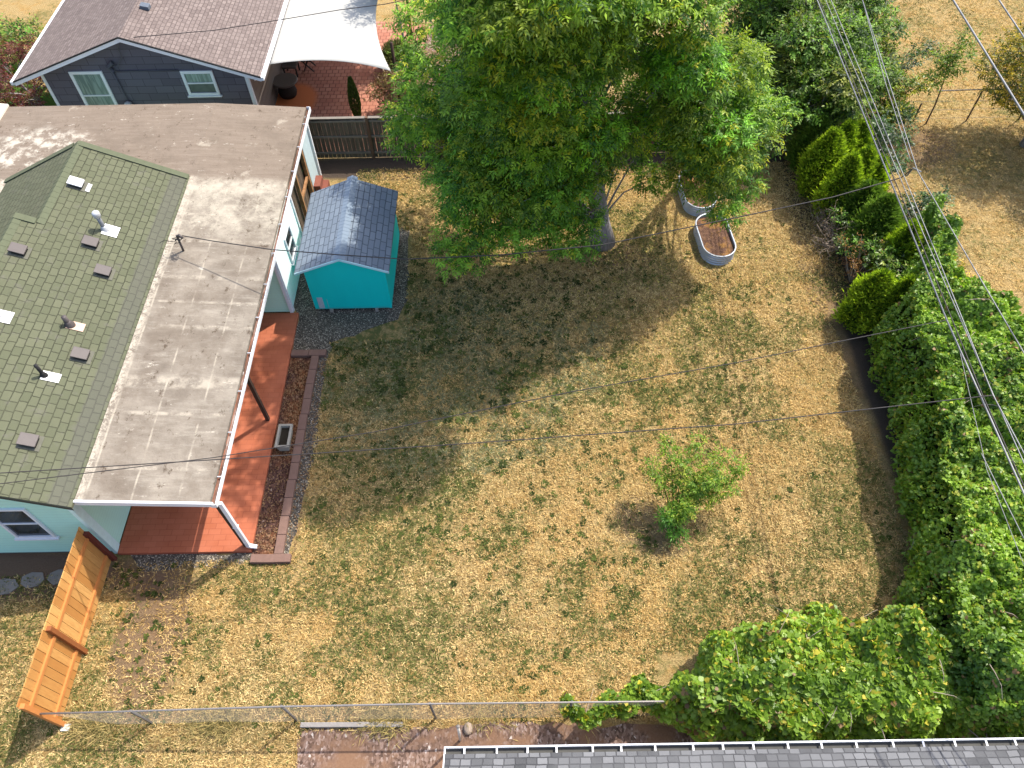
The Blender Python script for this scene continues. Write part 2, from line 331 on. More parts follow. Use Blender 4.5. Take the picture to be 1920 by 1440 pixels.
def shingle(name, swap, k, ca, cb, cm, bw, rh, ms=.012, warp=.09, extra=None, rot=0):
    """swap: roof rows run along Y (slopes face east/west) else along X"""
    m = NT(name, .92, .15)
    x = m.n('ShaderNodeSeparateXYZ'); m.l(m.mapv(rot=(0, 0, rot)), x.inputs[0]); c = m.n('ShaderNodeCombineXYZ')
    u, v = (x.outputs[1], x.outputs[0]) if swap else (x.outputs[0], x.outputs[1])
    wv = m.math('MULTIPLY', m.math('SUBTRACT', m.noise(2.2, 4, .6), .5), warp); u = m.math('ADD', u, wv); v = m.math('ADD', v, m.math('MULTIPLY', wv, .6))
    rown = m.math('FLOOR', m.math('MULTIPLY', v, k / rh))
    wn = m.n('ShaderNodeTexWhiteNoise', noise_dimensions='1D'); m.l(rown, wn.inputs['W'])
    uu = m.math('ADD', u, m.math('MULTIPLY', wn.outputs['Value'], bw * .7))
    m.l(uu, c.inputs[0]); m.l(m.math('MULTIPLY', v, k), c.inputs[1])
    bo = m.brick(c.outputs[0], ca, cb, cm, bw, rh, ms, .5)
    w1 = m.noise(1.1, 5, .6); w2 = m.noise(60, 3, .7)
    col = m.mix(m.rng(w1, .35, .7, 0, .4), bo['Color'], tuple(a * .72 for a in cb))
    col = m.mix(m.math('MULTIPLY', w2, .35), col, tuple(a * 1.6 for a in ca))
    if extra: col = extra(m, col)
    m.bump(m.math('ADD', m.math('MULTIPLY', bo['Fac'], -1.0), m.math('MULTIPLY', w2, .3)), .8, .02)
    return m.done(col)
def moss(m, col):
    col = m.mix(m.math('MULTIPLY', m.rng(m.noise(3, 5, .7), .55, .72), .35), col, (.14, .13, .12))
    band = m.n('ShaderNodeSeparateXYZ'); m.l(m.obj, band.inputs[0])
    xx = m.math('ADD', band.outputs[0], m.math('MULTIPLY', m.noise(8, 3), .12))
    e = m.math('MULTIPLY', m.rng(xx, -9.78, -9.70), m.rng(xx, -9.42, -9.34, 1, 0))
    return m.mix(m.math('MULTIPLY', e, .6), col, (.10, .10, .085))
GSH = shingle('olive_green_shingles', True, 1.105, (.088, .096, .060), (.118, .124, .080), (.030, .032, .022), .25, .18, .011, extra=moss)
CAP = flat('olive_ridge_cap', (.105, .118, .076), .92, .1, .15, 12)
BSH = shingle('blue_grey_shingles', True, 1.09, (.15, .185, .23), (.19, .23, .275), (.035, .042, .055), .34, .17, .012)
BCAP = flat('blue_grey_ridge_cap', (.19, .24, .30), .9, .15, .1, 10)
RSH = shingle('taupe_architectural_shingles', True, 1.05, (.135, .108, .10), (.225, .185, .17), (.08, .064, .06), .22, .13, .012)
NSH = shingle('charcoal_architectural_shingles', False, 1.06, (.06, .062, .066), (.20, .205, .215), (.045, .046, .05), .19, .125, .010)
def wall_quad(name, pts, vec, mat, par): return MB().prism(pts, vec).build(name, mat, par)

# ================================================================== MINT HOUSE
hs = thing('mint_house', (-12.5, 12, 0), 'mint green house with olive shingle roof and weathered flat porch roof', 'house')
YF = 7.56; SL = .47
def rz(x): return 2.75 + SL * (-9.4 - x)
RX, RZ = -12.5, rz(-12.5)   # main ridge
# walls
m = MB(); m.prism([(-15.2, YF, .12), (-9.62, YF, .12), (-9.62, YF, 2.7), (-12.4, YF, 3.95), (-15.2, YF, 2.7)], (0, .15, 0)); fw = m.build('front_wall', MINT, hs)
MB().box(-9.75, -9.6, YF + .153, 15.1, .1, 2.62).build('porch_wall', MINTV, hs)
MB().box(-15.2, -9.77, YF + .16, 21.4, .05, 2.5).build('inner_wall', MINT, hs)
MB().box(-15.15, -9.66, YF + .03, YF + .14, -.05, .118).build('foundation', flat('foundation_concrete', (.12, .11, .10)), hs)
MB().box(-9.68, -9.585, YF - .03, YF + .1, .02, 2.5).box(-9.62, -9.585, YF + .1, YF + .18, .1, 2.5).build('corner_board', flat('mint_corner_trim', (.62, .82, .80), .5), hs)
# extension with the openings
MB().box(-9.59, -6.6, 15.1, 15.25, .1, 2.42).build('extension_wall', MINTV, hs)
ES = siding('white_mint_siding', (.74, .88, .86), h=.12)
ew = MB().box(-6.72, -6.56, 15.253, 17.75, .1, 2.42).build('extension_side_wall', ES, hs)
MB().box(-6.62, -6.53, 15.06, 15.17, .08, 2.42).build('corner_board', WHITE, hs)
MB().box(-6.66, -6.52, 17.75, 17.83, .05, 2.42).build('corner_board', WHITE, hs)
MB().box(-6.70, -6.60, 20.35, 21.3, .05, 2.42).build('end_panel', flat('pale_grey_panel', (.42, .52, .56), .6), hs)
MB().box(-6.62, -6.53, 21.3, 21.38, .05, 2.42).build('corner_board', WHITE, hs)
CED = NT('raw_cedar', .75, .2); f = CED.noise(6, 6, .7, CED.mapv((1, 1, 1)))
CED = CED.done(CED.ramp(f, [(.3, (.20, .095, .04)), (.7, (.40, .22, .11))]))
OLDW = NT('old_grey_brown_boards', .9, .1); f = OLDW.noise(5, 6, .7, OLDW.mapv((6, 6, .6))); OLDW = OLDW.done(OLDW.ramp(f, [(.3, (.05, .04, .032)), (.7, (.17, .13, .10))]))
MB().box(-9.55, -6.95, 20.9, 21.3, .05, 2.4).box(-9.55, -9.45, 15.3, 20.9, .05, 2.4).build('carport_back_wall', OLDW, hs)
for y0, y1 in ((17.9, 18.0), (19.0, 19.1), (20.2, 20.32)): MB().box(-6.72, -6.61, y0, y1, .05, 2.42).build('carport_post', CED, hs)
for q in ((-6.70, -6.62, 18.0, 19.0, 1.98, 2.15), (-6.70, -6.62, 19.1, 20.2, 1.98, 2.15), (-6.70, -6.63, 19.1, 20.2, .9, 1.0)): MB().box(*q).build('carport_rail', CED, hs)
m = MB()
for k in range(8): m.box(-6.80, -6.76, 18.0 + k * .285, 18.26 + k * .285, .05, random.uniform(1.5, 1.85))
m.build('plank_screen', OLDW, hs)
m = MB().box(-6.6, -6.2, 20.35, 20.95, .02, .22).box(-6.6, -6.38, 20.37, 20.93, .22, .42); m.build('step', flat('brick_red_step', (.19, .065, .045), .9), hs)
def sash_window(par, kind, org, ux, W_, H_, n, fr=.07, upper=GLASS, lower=GLASS, sill=True, split=.5):
    """framed window at wall point org (bottom-left), ux horizontal unit, n outward normal"""
    o = Vector(org); ux = Vector(ux); n = Vector(n); uz = Vector((0, 0, 1))
    def bx(u0, u1, z0, z1, d0, d1):
        c = [o + ux * u + uz * z + n * d0 for u, z in ((u0, z0), (u1, z0), (u1, z1), (u0, z1))]
        return [tuple(p) for p in c], tuple(n * (d1 - d0))
    m = MB()
    for a in ((0, W_, H_ - fr, H_), (0, W_, 0, fr), (0, fr, fr, H_ - fr), (W_ - fr, W_, fr, H_ - fr)): m.prism(*bx(*a, .0, .05))
    w = m.build('window', WHITE, par); s = H_ * split
    MB().prism(*bx(fr + .002, W_ - fr - .002, s - .022, s + .022, .004, .042)).build('sash_rail', WHITE, w)
    MB().prism(*bx(fr + .002, W_ - fr - .002, s + .024, H_ - fr - .002, .003, .018)).build('pane', upper, w)
    MB().prism(*bx(fr + .002, W_ - fr - .002, fr + .002, s - .024, .003, .014)).build('pane', lower, w)
    if sill: MB().prism(*bx(-.05, W_ + .05, -.045, -.002, .0, .09)).build('sill', WHITE, w)
    return w
sash_window(hs, 'w', (-11.5, YF - .002, 1.02), (1, 0, 0), .92, 1.42, (0, -1, 0), .06)
sash_window(hs, 'w', (-6.558, 16.25, .95), (0, 1, 0), .7, .95, (1, 0, 0), .05)
# pitched roof: coplanar east slope, low north part and higher south part
YB = 7.4; YM = 14.9; YN = 18.1
AX, AZ = -12.05, rz(-12.05)
def slab(pts, t=-.07): return pts, (0, 0, t)
m = MB()
m.prism(*slab([(-9.38, YB, rz(-9.38)), (-9.38, YN, rz(-9.38)), (AX, YN, AZ), (AX, YM, AZ), (RX, YM, RZ), (RX, YB, RZ)]))
m.prism(*slab([(AX - .001, YN, AZ), (-14.72, YN, AZ - SL * (AX + 14.72) * 1), (-14.72, YM, AZ - SL * (AX + 14.72)), (AX - .001, YM, AZ)]))
m.prism(*slab([(RX - .001, YB, RZ), (RX - .001, YM, RZ), (-15.7, YM, RZ - SL * 3.2), (-15.7, YB, RZ - SL * 3.2)]))
roof = m.build('pitched_roof', GSH, hs)
for (x, z, y0, y1) in ((AX, AZ, YM - .1, YN + .02), (RX, RZ, YB - .02, YM + .02)):
    m = MB(); y = y0
    while y < y1 - .05:
        e = min(y + .2, y1); m.prism([(x - .15, y, z + .012 - .15 * SL), (x, y, z + .03), (x + .15, y, z + .012 - .15 * SL), (x + .15, y, z - .0 - .15 * SL), (x, y, z + .018), (x - .15, y, z - .0 - .15 * SL)], (0, e - y + .006, -.006)); y = e
    m.build('ridge_cap', CAP, roof)
for (xa, xb, y) in ((-9.4, AX, YN), (-12.08, RX, YM)):
    m = MB(); d = .22; x = xa
    while x > xb + .12:
        m.prism([(x, y - .16, rz(x) + .01), (x, y + .03, rz(x) + .01), (x - d, y + .03, rz(x - d) + .01), (x - d, y - .16, rz(x - d) + .01)], (0, 0, .028)); x -= d - .004
    m.build('rake_shingles', CAP, roof)
for (xa, xb, za, y) in ((AX, -14.7, AZ, YN),):
    m = MB(); x = xa - .16
    while x > xb:
        z = lambda q: AZ - SL * (AX - q)
        m.prism([(x, y - .16, z(x) + .01), (x, y + .03, z(x) + .01), (x - .22, y + .03, z(x - .22) + .01), (x - .22, y - .16, z(x - .22) + .01)], (0, 0, .028)); x -= .216
    m.build('rake_shingles', CAP, roof)
MB().prism([(-9.38, YB - .012, rz(-9.38) - .02), (RX, YB - .012, RZ - .02), (RX, YB - .012, RZ - .13), (-9.38, YB - .012, rz(-9.38) - .13)], (0, .008, 0)).build('rake_board', flat('dark_rake_edge', (.05, .055, .045), .9), roof)
# roof fittings
VB = flat('brown_vent_metal', (.085, .072, .07), .55, .4, .15); GALV = flat('pale_galvanised_flashing', (.55, .56, .58), .45, .5, .12, 12, .3); BLKP = flat('black_pipe', (.02, .02, .02), .6, .3)
STAIN = flat('darker_shingles', (.125, .125, .10), .95, .1, .25, 9)
def tilt(x, y, z, s=SL): return lambda a, b, h: (x + a, y + b, z - a * s + h)
def vent(x, y, mt, lab=None, flash=None):
    z = rz(x); P = tilt(x, y, z); m = MB()
    m.prism([P(-.2, -.19, .012), P(.2, -.19, .012), P(.2, .19, .012), P(-.2, .19, .012)], (0, 0, .006)); v = m.build('roof_vent', STAIN, roof)
    m = MB(); m.prism([P(-.13, -.12, .02), P(.13, -.12, .02), P(.13, .12, .02), P(-.13, .12, .02)], (0, 0, .07)); m.build('vent_throat', BLKP, v)
    m = MB(); m.prism([P(-.16, -.15, .10), P(.16, -.15, .10), P(.16, .15, .10), P(-.16, .15, .10)], (0, 0, .035)); m.build('vent_hood', mt, v, bevel=.01)
    if flash: MB().prism([P(.21, -.15, .02), P(.30, -.15, .02), P(.30, .15, .02), P(.21, .15, .02)], (0, 0, .006)).build('flashing', GALV, v)
    if lab: v['label'] = lab
vent(-11.65, 16.48, flat('pale_vent_metal', (.62, .63, .66), .5, .4, .05), 'pale metal box vent near the ridge', True)
for x, y in ((-10.84, 14.59), (-12.09, 13.75), (-10.37, 13.77), (-10.16, 11.16), (-10.44, 8.71)): vent(x, y, VB)
def pipe(x, y, h, r, mt, fl, cap=None, lab=None, wd=.17):
    z = rz(x); P = tilt(x, y, z)
    m = MB(); m.tube([(x, y, z - .05), (x, y, z + h)], r, 12); v = m.build('vent_pipe', mt, roof, True)
    MB().prism([P(-.04, -wd, .015), P(.3, -wd, .015), P(.3, wd, .015), P(-.04, wd, .015)], (0, 0, .008)).build('flashing', fl, v)
    MB().lathe([(r * 2.2, z - .06), (r * 2.0, z + .02), (r * 1.3, z + .1), (r * 1.15, z + .13)], x, y, 14).build('boot', mt if not cap else GALV, v, True)
    if cap: MB().lathe([(r * 1.1, z + h - .12), (r * 1.75, z + h - .1), (r * 1.8, z + h + .02), (r * 1.2, z + h + .06)], x, y, 16).build('pipe_cap', GALV, v, True)
    if lab: v['label'] = lab
pipe(-10.72, 15.2, .55, .055, flat('grey_flue', (.25, .26, .28), .5, .4), GALV, True, 'tall grey flue pipe with a round cap and white flashing', .19)
pipe(-11.95, 11.75, .45, .055, flat('white_flue', (.6, .6, .62), .5, .4), GALV, True, 'pale flue pipe cut by the left edge', .17)
pipe(-10.62, 11.95, .30, .06, VB, flat('rusty_flashing', (.50, .36, .28), .6), None, 'short brown vent pipe', .12)
pipe(-10.68, 10.42, .40, .04, BLKP, GALV, None, 'thin black vent pipe', .12)
# flat roof
fr = NT('weathered_rolled_roofing', .9, .15)
sx = fr.n('ShaderNodeSeparateXYZ'); fr.l(fr.obj, sx.inputs[0]); X, Y = sx.outputs[0], sx.outputs[1]
base = fr.mix(fr.rng(fr.noise(1.2, 6, .65), .3, .7), (.25, .22, .185), (.40, .365, .31))
stre = fr.rng(fr.noise(2.2, 6, .75, fr.mapv((.5, 2.6, 1))), .45, .75)
base = fr.mix(fr.math('MULTIPLY', stre, .55), base, (.55, .52, .45))
north = fr.rng(fr.math('ADD', Y, fr.math('MULTIPLY', fr.noise(.8, 4), .8)), 18.1, 18.5)
nc = fr.mix(fr.noise(2.5, 7, .75, fr.mapv((.35, 3.5, 1))), (.17, .135, .105), (.42, .36, .30))
nc = fr.mix(fr.math('MULTIPLY', fr.rng(fr.noise(1.4, 6, .7), .60, .70), .6), nc, (.60, .56, .47))
base = fr.mix(north, base, nc)
bright = fr.math('MULTIPLY', fr.rng(Y, 15.3, 16.1), fr.rng(Y, 17.9, 18.3, 1, 0)); bright = fr.math('MULTIPLY', bright, fr.rng(X, -9.6, -9.2))
base = fr.mix(fr.math('MULTIPLY', bright, fr.rng(fr.noise(2.3, 7, .8), .38, .62, .05, .85)), base, (.60, .57, .48))
west = fr.blob(-14.3, 19.6, 1.7, 1.1, .9); base = fr.mix(fr.math('MULTIPLY', west, fr.rng(fr.noise(2.5, 6, .75), .45, .6)), base, (.66, .63, .55))
seam = fr.math('ABSOLUTE', fr.math('SUBTRACT', fr.math('FRACT', fr.math('MULTIPLY', fr.math('ADD', fr.math('ADD', X, 9.62), fr.math('MULTIPLY', fr.noise(.5, 3), .10)), 1 / .97)), .5))
base = fr.mix(fr.math('MULTIPLY', fr.math('MULTIPLY', fr.rng(seam, .012, .03, 1, 0), fr.rng(Y, 17.5, 18.0, 1, 0)), fr.rng(fr.noise(2, 5), .4, .62, .05, .75)), base, (.66, .62, .52))
se2 = fr.math('ABSOLUTE', fr.math('SUBTRACT', fr.math('FRACT', fr.math('MULTIPLY', fr.math('ADD', Y, fr.math('MULTIPLY', fr.noise(.45, 2, .5, fr.mapv((0, 1, 0))), 2.4)), 1 / 1.15)), .5))
base = fr.mix(fr.math('MULTIPLY', fr.math('MULTIPLY', fr.rng(se2, .02, .09, 1, 0), fr.rng(Y, 17.8, 18.2, 1, 0)), fr.rng(fr.noise(2.6, 5, .7), .42, .62, .0, .75)), base, (.62, .58, .49))
base = fr.mix(fr.math('MULTIPLY', fr.rng(fr.noise(.9, 6, .7, fr.mapv(loc=(9, 2, 0))), .44, .66), .6), base, (.22, .185, .15))
base = fr.mix(fr.rng(fr.noise(2.3, 8, .82, fr.mapv((1.5, 1, 1), loc=(3, 7, 0))), .565, .64, 0, .85), base, (.12, .09, .065))
base = fr.mix(fr.rng(fr.noise(3.1, 8, .8, fr.mapv((.7, 1.6, 1), loc=(5, 1, 0))), .60, .68, 0, .7), base, (.85, .82, .72))
spots = fr.rng(fr.voro(3.2, out='Distance'), .03, .06, .8, 0); base = fr.mix(fr.math('MULTIPLY', spots, fr.rng(fr.noise(1.1, 2), .5, .6)), base, (.08, .06, .05))
edge = fr.rng(X, -9.32, -9.12, 1, 0); base = fr.mix(fr.math('MULTIPLY', fr.math('MULTIPLY', edge, fr.rng(Y, 18.0, 18.2, 1, 0)), fr.rng(fr.noise(9, 5, .8), .42, .56)), base, (.63, .59, .50))
fr.bump(fr.math('ADD', fr.noise(2.2, 6, .7), fr.math('MULTIPLY', fr.noise(18, 4, .7), .25)), .45, .06); FLAT = fr.done(fr.mix(1.0, base, (.66, .635, .61), 'MULTIPLY'))
m = MB()
def fz(x): return 2.50 + (max(-9.4, x) + 6.5) * -.075 + .02
m.prism([(-9.37, 7.58, fz(-9.37)), (-6.56, 7.58, fz(-6.56)), (-6.56, 21.7, fz(-6.56)), (-9.37, 21.7, fz(-9.37))], (0, 0, -.10))
m.prism([(-9.372, 17.6, fz(-9.4)), (-9.372, 21.7, fz(-9.4)), (-16.25, 21.7, fz(-9.4)), (-16.25, 15.6, fz(-9.4)), (-14.0, 15.6, fz(-9.4)), (-14.0, 17.6, fz(-9.4))], (0, 0, -.10))
froof = m.build('flat_roof', FLAT, hs)
MB().prism([(-16.3, 15.6, 2.76), (-16.05, 15.6, 2.73), (-16.05, 21.75, 2.73), (-16.3, 21.75, 2.76)], (0, 0, .07)).build('raised_edge', flat('pale_roof_edge', (.62, .58, .50), .9, .1, .2, 5), froof)
MB().prism([(-9.45, 7.52, 2.60), (-6.5, 7.52, 2.40), (-6.5, 7.52, 2.53), (-9.45, 7.52, 2.745)], (0, .055, 0)).build('fascia', WHITE, froof)
MB().prism([(-9.6, 7.60, 2.53), (-6.6, 7.60, 2.36), (-6.6, 21.5, 2.36), (-9.6, 21.5, 2.53)], (0, 0, .035)).build('soffit', flat('white_soffit', (.6, .62, .6)), froof)
RUST = NT('rusty_gutter_trough', .8, .2); f = RUST.noise(2.5, 6, .7, RUST.mapv((1, .6, 1))); RUST = RUST.done(RUST.ramp(f, [(.35, (.09, .05, .035)), (.55, (.21, .12, .09)), (.7, (.36, .30, .27))]))
gt = MB().box(-6.55, -6.45, 7.53, 21.72, 2.395, 2.42).build('gutter', RUST, froof)
MB().box(-6.449, -6.425, 7.52, 21.73, 2.385, 2.515).box(-6.553, -6.45, 7.512, 7.53, 2.385, 2.515).box(-6.553, -6.45, 21.722, 21.74, 2.385, 2.515).build('gutter_lip', WHITE, gt)
y = 8.2
while y < 21.5: MB().box(-6.553, -6.45, y, y + .025, 2.475, 2.50).build('gutter_strap', GALV, gt); y += 1.15
# downspouts and posts
POST = flat('dark_brown_post', (.06, .038, .028), .8, .2, .2)
m = MB(); m.box(-6.56, -6.47, 7.62, 7.71, .1, 2.36); m.build('porch_post', POST, hs)
m = MB(); m.bar((-6.40, 7.62, 2.40), (-6.42, 7.60, .17), .09, .07, (0, 1, 0)); m.bar((-6.42, 7.60, .2), (-6.24, 7.60, .12), .09, .07); m.box(-6.475, -6.36, 7.57, 7.67, 1.2, 1.225); m.build('downspout', WHITE, hs)
m = MB(); m.box(-6.66, -6.57, 11.22, 11.31, .1, 2.34); m.build('porch_post', POST, hs)
m = MB(); m.bar((-6.57, 11.12, 2.38), (-6.66, 11.16, 2.25), .08, .07); m.build('gutter_outlet', WHITE, hs)
MB().bar((-6.52, 15.12, 2.40), (-6.52, 15.12, .12), .06, .06, (0, 1, 0)).build('downspout', WHITE, hs)
# service mast on the flat roof
m = MB(); m.tube([(-8.86, 15.05, 2.6), (-8.84, 15.06, 3.25)], .03, 8); m.tube([(-8.84, 15.06, 3.2), (-8.74, 15.0, 3.32), (-8.66, 14.96, 3.24)], .035, 8); mast = m.build('service_mast', VB, hs, True)
m = MB()
for k in range(5):
    a = random.uniform(0, 6); p = Vector((-8.84, 15.06, 3.18)); q = [p]
    for i in range(5): q.append(q[-1] + Vector((random.uniform(-.16, .12), random.uniform(-.14, .12), random.uniform(-.09, .06))))
    m.tube(q, .010, 4)
m.build('wire_bundle', BLKP, mast)

# ================================================================== SHED
sh = thing('garden_shed', (-4.8, 16.7, 0), 'small turquoise painted shed with blue grey shingle gable roof', 'shed')
x0, x1, y0, y1 = -5.87, -3.60, 15.17, 18.3; xr = -4.75; ze = 1.76; zr = 2.22
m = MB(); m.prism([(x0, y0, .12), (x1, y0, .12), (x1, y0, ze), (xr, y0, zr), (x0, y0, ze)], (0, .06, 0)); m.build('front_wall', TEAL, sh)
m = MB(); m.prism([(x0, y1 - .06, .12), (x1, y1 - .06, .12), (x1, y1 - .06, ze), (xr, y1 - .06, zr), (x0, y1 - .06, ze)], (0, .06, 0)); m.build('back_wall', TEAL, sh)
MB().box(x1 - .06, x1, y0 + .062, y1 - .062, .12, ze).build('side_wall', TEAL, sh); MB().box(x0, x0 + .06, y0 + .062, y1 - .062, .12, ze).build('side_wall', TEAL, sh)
ks = (zr - ze) / (x1 - xr)
m = MB(); tz = .03
zt = lambda x: zr + .09 - abs(x - xr) * ks
m.prism([(-6.1, 15.04, zt(-6.1)), (xr, 15.04, zt(xr)), (xr, 18.42, zt(xr)), (-6.1, 18.42, zt(-6.1))], (0, 0, -.05))
m.prism([(-3.44, 15.04, zt(-3.44)), (-3.44, 18.42, zt(-3.44)), (xr + .001, 18.42, zt(xr)), (xr + .001, 15.04, zt(xr))], (0, 0, -.05))
srf = m.build('roof', BSH, sh)
m = MB(); y = 15.03
while y < 18.4: m.prism([(xr - .16, y, zt(xr - .16) + .01), (xr, y, zt(xr) + .02), (xr + .16, y, zt(xr + .16) + .01), (xr + .16, y, zt(xr + .16) + .002), (xr, y, zt(xr) + .01), (xr - .16, y, zt(xr - .16) + .002)], (0, .145, -.006)); y += .14
m.build('ridge_cap', BCAP, srf)
m = MB(); m.prism([(-6.1, 15.015, zt(-6.1)), (xr, 15.015, zt(xr)), (xr, 15.015, zt(xr) - .07), (-6.1, 15.015, zt(-6.1) - .07)], (0, .022, 0)); m.prism([(-3.44, 15.015, zt(-3.44)), (xr + .001, 15.015, zt(xr)), (xr + .001, 15.015, zt(xr) - .07), (-3.44, 15.015, zt(-3.44) - .07)], (0, .022, 0))
m.build('rake_trim', flat('pale_blue_trim', (.45, .72, .78), .5), srf)
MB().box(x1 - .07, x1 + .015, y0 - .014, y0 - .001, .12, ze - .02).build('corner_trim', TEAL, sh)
for x in (-5.45, -4.1): MB().box(x, x + .09, 15.12, 18.3, .0, .118).build('skid', flat('timber_skid', (.3, .28, .25)), sh)
MB().box(-5.74, -5.58, y0 - .012, y0 - .001, .16, .62).build('vent_panel', flat('grey_white_panel', (.42, .50, .56), .6), sh)
MB().box(-5.47, -5.45, y0 - .010, y0 - .001, .18, .55).build('latch_bar', flat('pale_strip', (.15, .55, .56), .6), sh)

# ================================================================== GREY NEIGHBOUR HOUSE
gh = thing('grey_house', (-12.3, 27, 0), 'slate grey house with white trim and a taupe shingle gable roof', 'house')
GY, GS = 23.6, .36; gz = lambda x: 4.22 - abs(x + 12.3) * .357
m = MB(); m.prism([(-15.72, GY, 0), (-8.86, GY, 0), (-8.86, GY, gz(-8.86) - .06), (-12.3, GY, 4.14), (-15.72, GY, gz(-15.72) - .06)], (0, .15, 0)); gw = m.build('gable_wall', GREYW, gh)
MB().box(-15.72, -15.57, GY + .152, 34, 0, 2.9).build('side_wall', GREYW, gh); MB().box(-9.01, -8.86, GY + .152, 34, 0, 2.9).build('side_wall', BRWNW, gh)
m = MB(); m.prism([(-8.22, 23.08, gz(-8.22)), (-8.22, 34, gz(-8.22)), (-12.3, 34, 4.22), (-12.3, 23.08, 4.22)], (0, 0, -.07))
m.prism([(-12.301, 23.08, 4.22), (-12.301, 34, 4.22), (-16.42, 34, gz(-16.42)), (-16.42, 23.08, gz(-16.42))], (0, 0, -.07)); grf = m.build('roof', RSH, gh)
m = MB()
for s in (-1, 1):
    xe = -12.3 + s * 4.09; m.prism([(xe, 23.055, gz(xe) - .03), (-12.3 + s * .001, 23.055, 4.19), (-12.3 + s * .001, 23.055, 4.06), (xe, 23.055, gz(xe) - .16)], (0, .022, 0))
m.build('rake_board', WHITE, grf)
m = MB()
for s in (-1, 1):
    xe = -12.3 + s * 4.1; m.prism([(xe, 23.035, gz(xe) + .012), (-12.3 + s * .001, 23.035, 4.232), (-12.3 + s * .001, 23.035, 4.19), (xe, 23.035, gz(xe) - .03)], (0, .05, 0))
m.build('drip_edge', DARK, grf)
MB().box(-8.22, -8.12, 23.06, 34, gz(-8.2) - .13, gz(-8.2) - .01).build('gutter', WHITE, grf); MB().box(-16.52, -16.42, 23.06, 34, gz(-16.4) - .13, gz(-16.4) - .01).build('gutter', WHITE, grf)
v = MB().prism([(-12.12, 24.9, gz(-11.9) + .06), (-11.85, 24.9, gz(-11.9) + .0), (-11.85, 25.15, gz(-11.9) + .0), (-12.12, 25.15, gz(-11.9) + .06)], (0, 0, .12)).build('roof_vent', flat('slate_vent_metal', (.10, .12, .15), .5), grf, bevel=.01)
for x in (-15.74, -8.93): MB().box(x, x + .1, GY - .022, GY - .001, 0, 2.88).build('corner_board', WHITE, gh)
sash_window(gh, 'w', (-14.74, GY - .002, .95), (1, 0, 0), 1.12, 1.82, (0, -1, 0), .1, CURT, CURT)
sash_window(gh, 'w', (-11.02, GY - .002, 1.80), (1, 0, 0), 1.08, .92, (0, -1, 0), .1, CURT, GLASS)
MB().box(-8.858, -8.83, 24.2, 24.9, 1.9, 2.6).build('side_window', WHITE, gh)
m = MB(); m.tube([(-8.82, GY - .06, 2.85), (-8.80, GY - .06, 2.4), (-8.78, GY - .06, .1)], .04, 6); m.build('downspout', WHITE, gh)
cnd = flat('grey_painted_conduit', (.09, .09, .11), .6)
m = MB(); m.tube([(-13.25, GY - .04, 2.9), (-13.2, GY - .04, 1.5), (-13.2, GY - .04, .3)], .025, 8); m.tube([(-13.15, GY - .03, 2.75), (-11.05, GY - .03, 2.75)], .018, 6); m.build('conduit', cnd, gh, True)
m = MB(); m.lathe([(.02, 1.3), (.11, 1.32), (.13, 1.5), (.12, 1.62), (.03, 1.68)], -13.2, GY - .13, 14); m.build('electric_meter', flat('pale_meter', (.35, .36, .38), .3, .6), gh, True)
MB().box(-13.3, -13.08, GY - .1, GY - .002, .95, 1.29).build('meter_box', cnd, gh)
m = MB(); m.tube([(-12.35, 23.0, 4.05), (-12.6, 23.35, 3.7), (-12.7, 23.5, 3.3), (-13.0, 23.52, 2.95), (-13.25, 23.55, 2.95)], .018, 6); m.tube([(-13.1, 23.53, 3.1), (-13.3, 23.5, 2.95), (-13.2, 23.5, 2.78)], .07, 8); m.build('service_cable', cnd, gh)

# sail
SAILM = NT('cream_sail_fabric', .85, .2); f = SAILM.noise(1.5, 4, .5); SAILM.bump(SAILM.noise(40, 2, .5), .15, .01); SAILM = SAILM.done(SAILM.mix(f, (.37, .37, .35), (.41, .41, .385)))
A, B, C, D = [Vector(p) for p in ((-8.1, 24.05, 2.62), (-4.02, 23.95, 2.35), (-4.45, 31.2, 2.5), (-8.1, 30.6, 2.62))]
n = 28; m = MB()
for j in range(n + 1):
    for i in range(n + 1):
        u, v = i / n, j / n; p = (A * (1 - u) + B * u) * (1 - v) + (D * (1 - u) + C * u) * v
        cu, cv = 4 * u * (1 - u), 4 * v * (1 - v)
        p = p + Vector((-.62 * cv * u ** 2 + .0, .42 * cu * (1 - v) ** 2, -.16 * cu * cv)); m.v.append(tuple(p))
for j in range(n):
    for i in range(n): a = j * (n + 1) + i; m.f.append((a, a + 1, a + n + 2, a + n + 1))
sail = m.build('shade_sail', SAILM, None, True); md = sail.modifiers.new('s', 'SOLIDIFY'); md.thickness = .012
tag(sail, 'cream shade sail stretched from the grey house eave over the brick patio', 'shade sail')
for k, (a, b, lb) in enumerate((((-4.14, 25.6, 0), (-4.05, 24.15, 2.5), 'dark slanting pole holding the near corner of the cream sail'), ((-3.97, 30.0, 0), (-4.2, 31.3, 2.6), 'dark pole holding the far corner of the cream sail'))):
    m = MB(); m.tube([a, (a[0], a[1], 1.2), (a[0] + .02, a[1] - .05, 2.45)], .055, 8); tag(m.build('sail_pole', POST, None, True), lb, 'pole', 'poles of the shade sail')
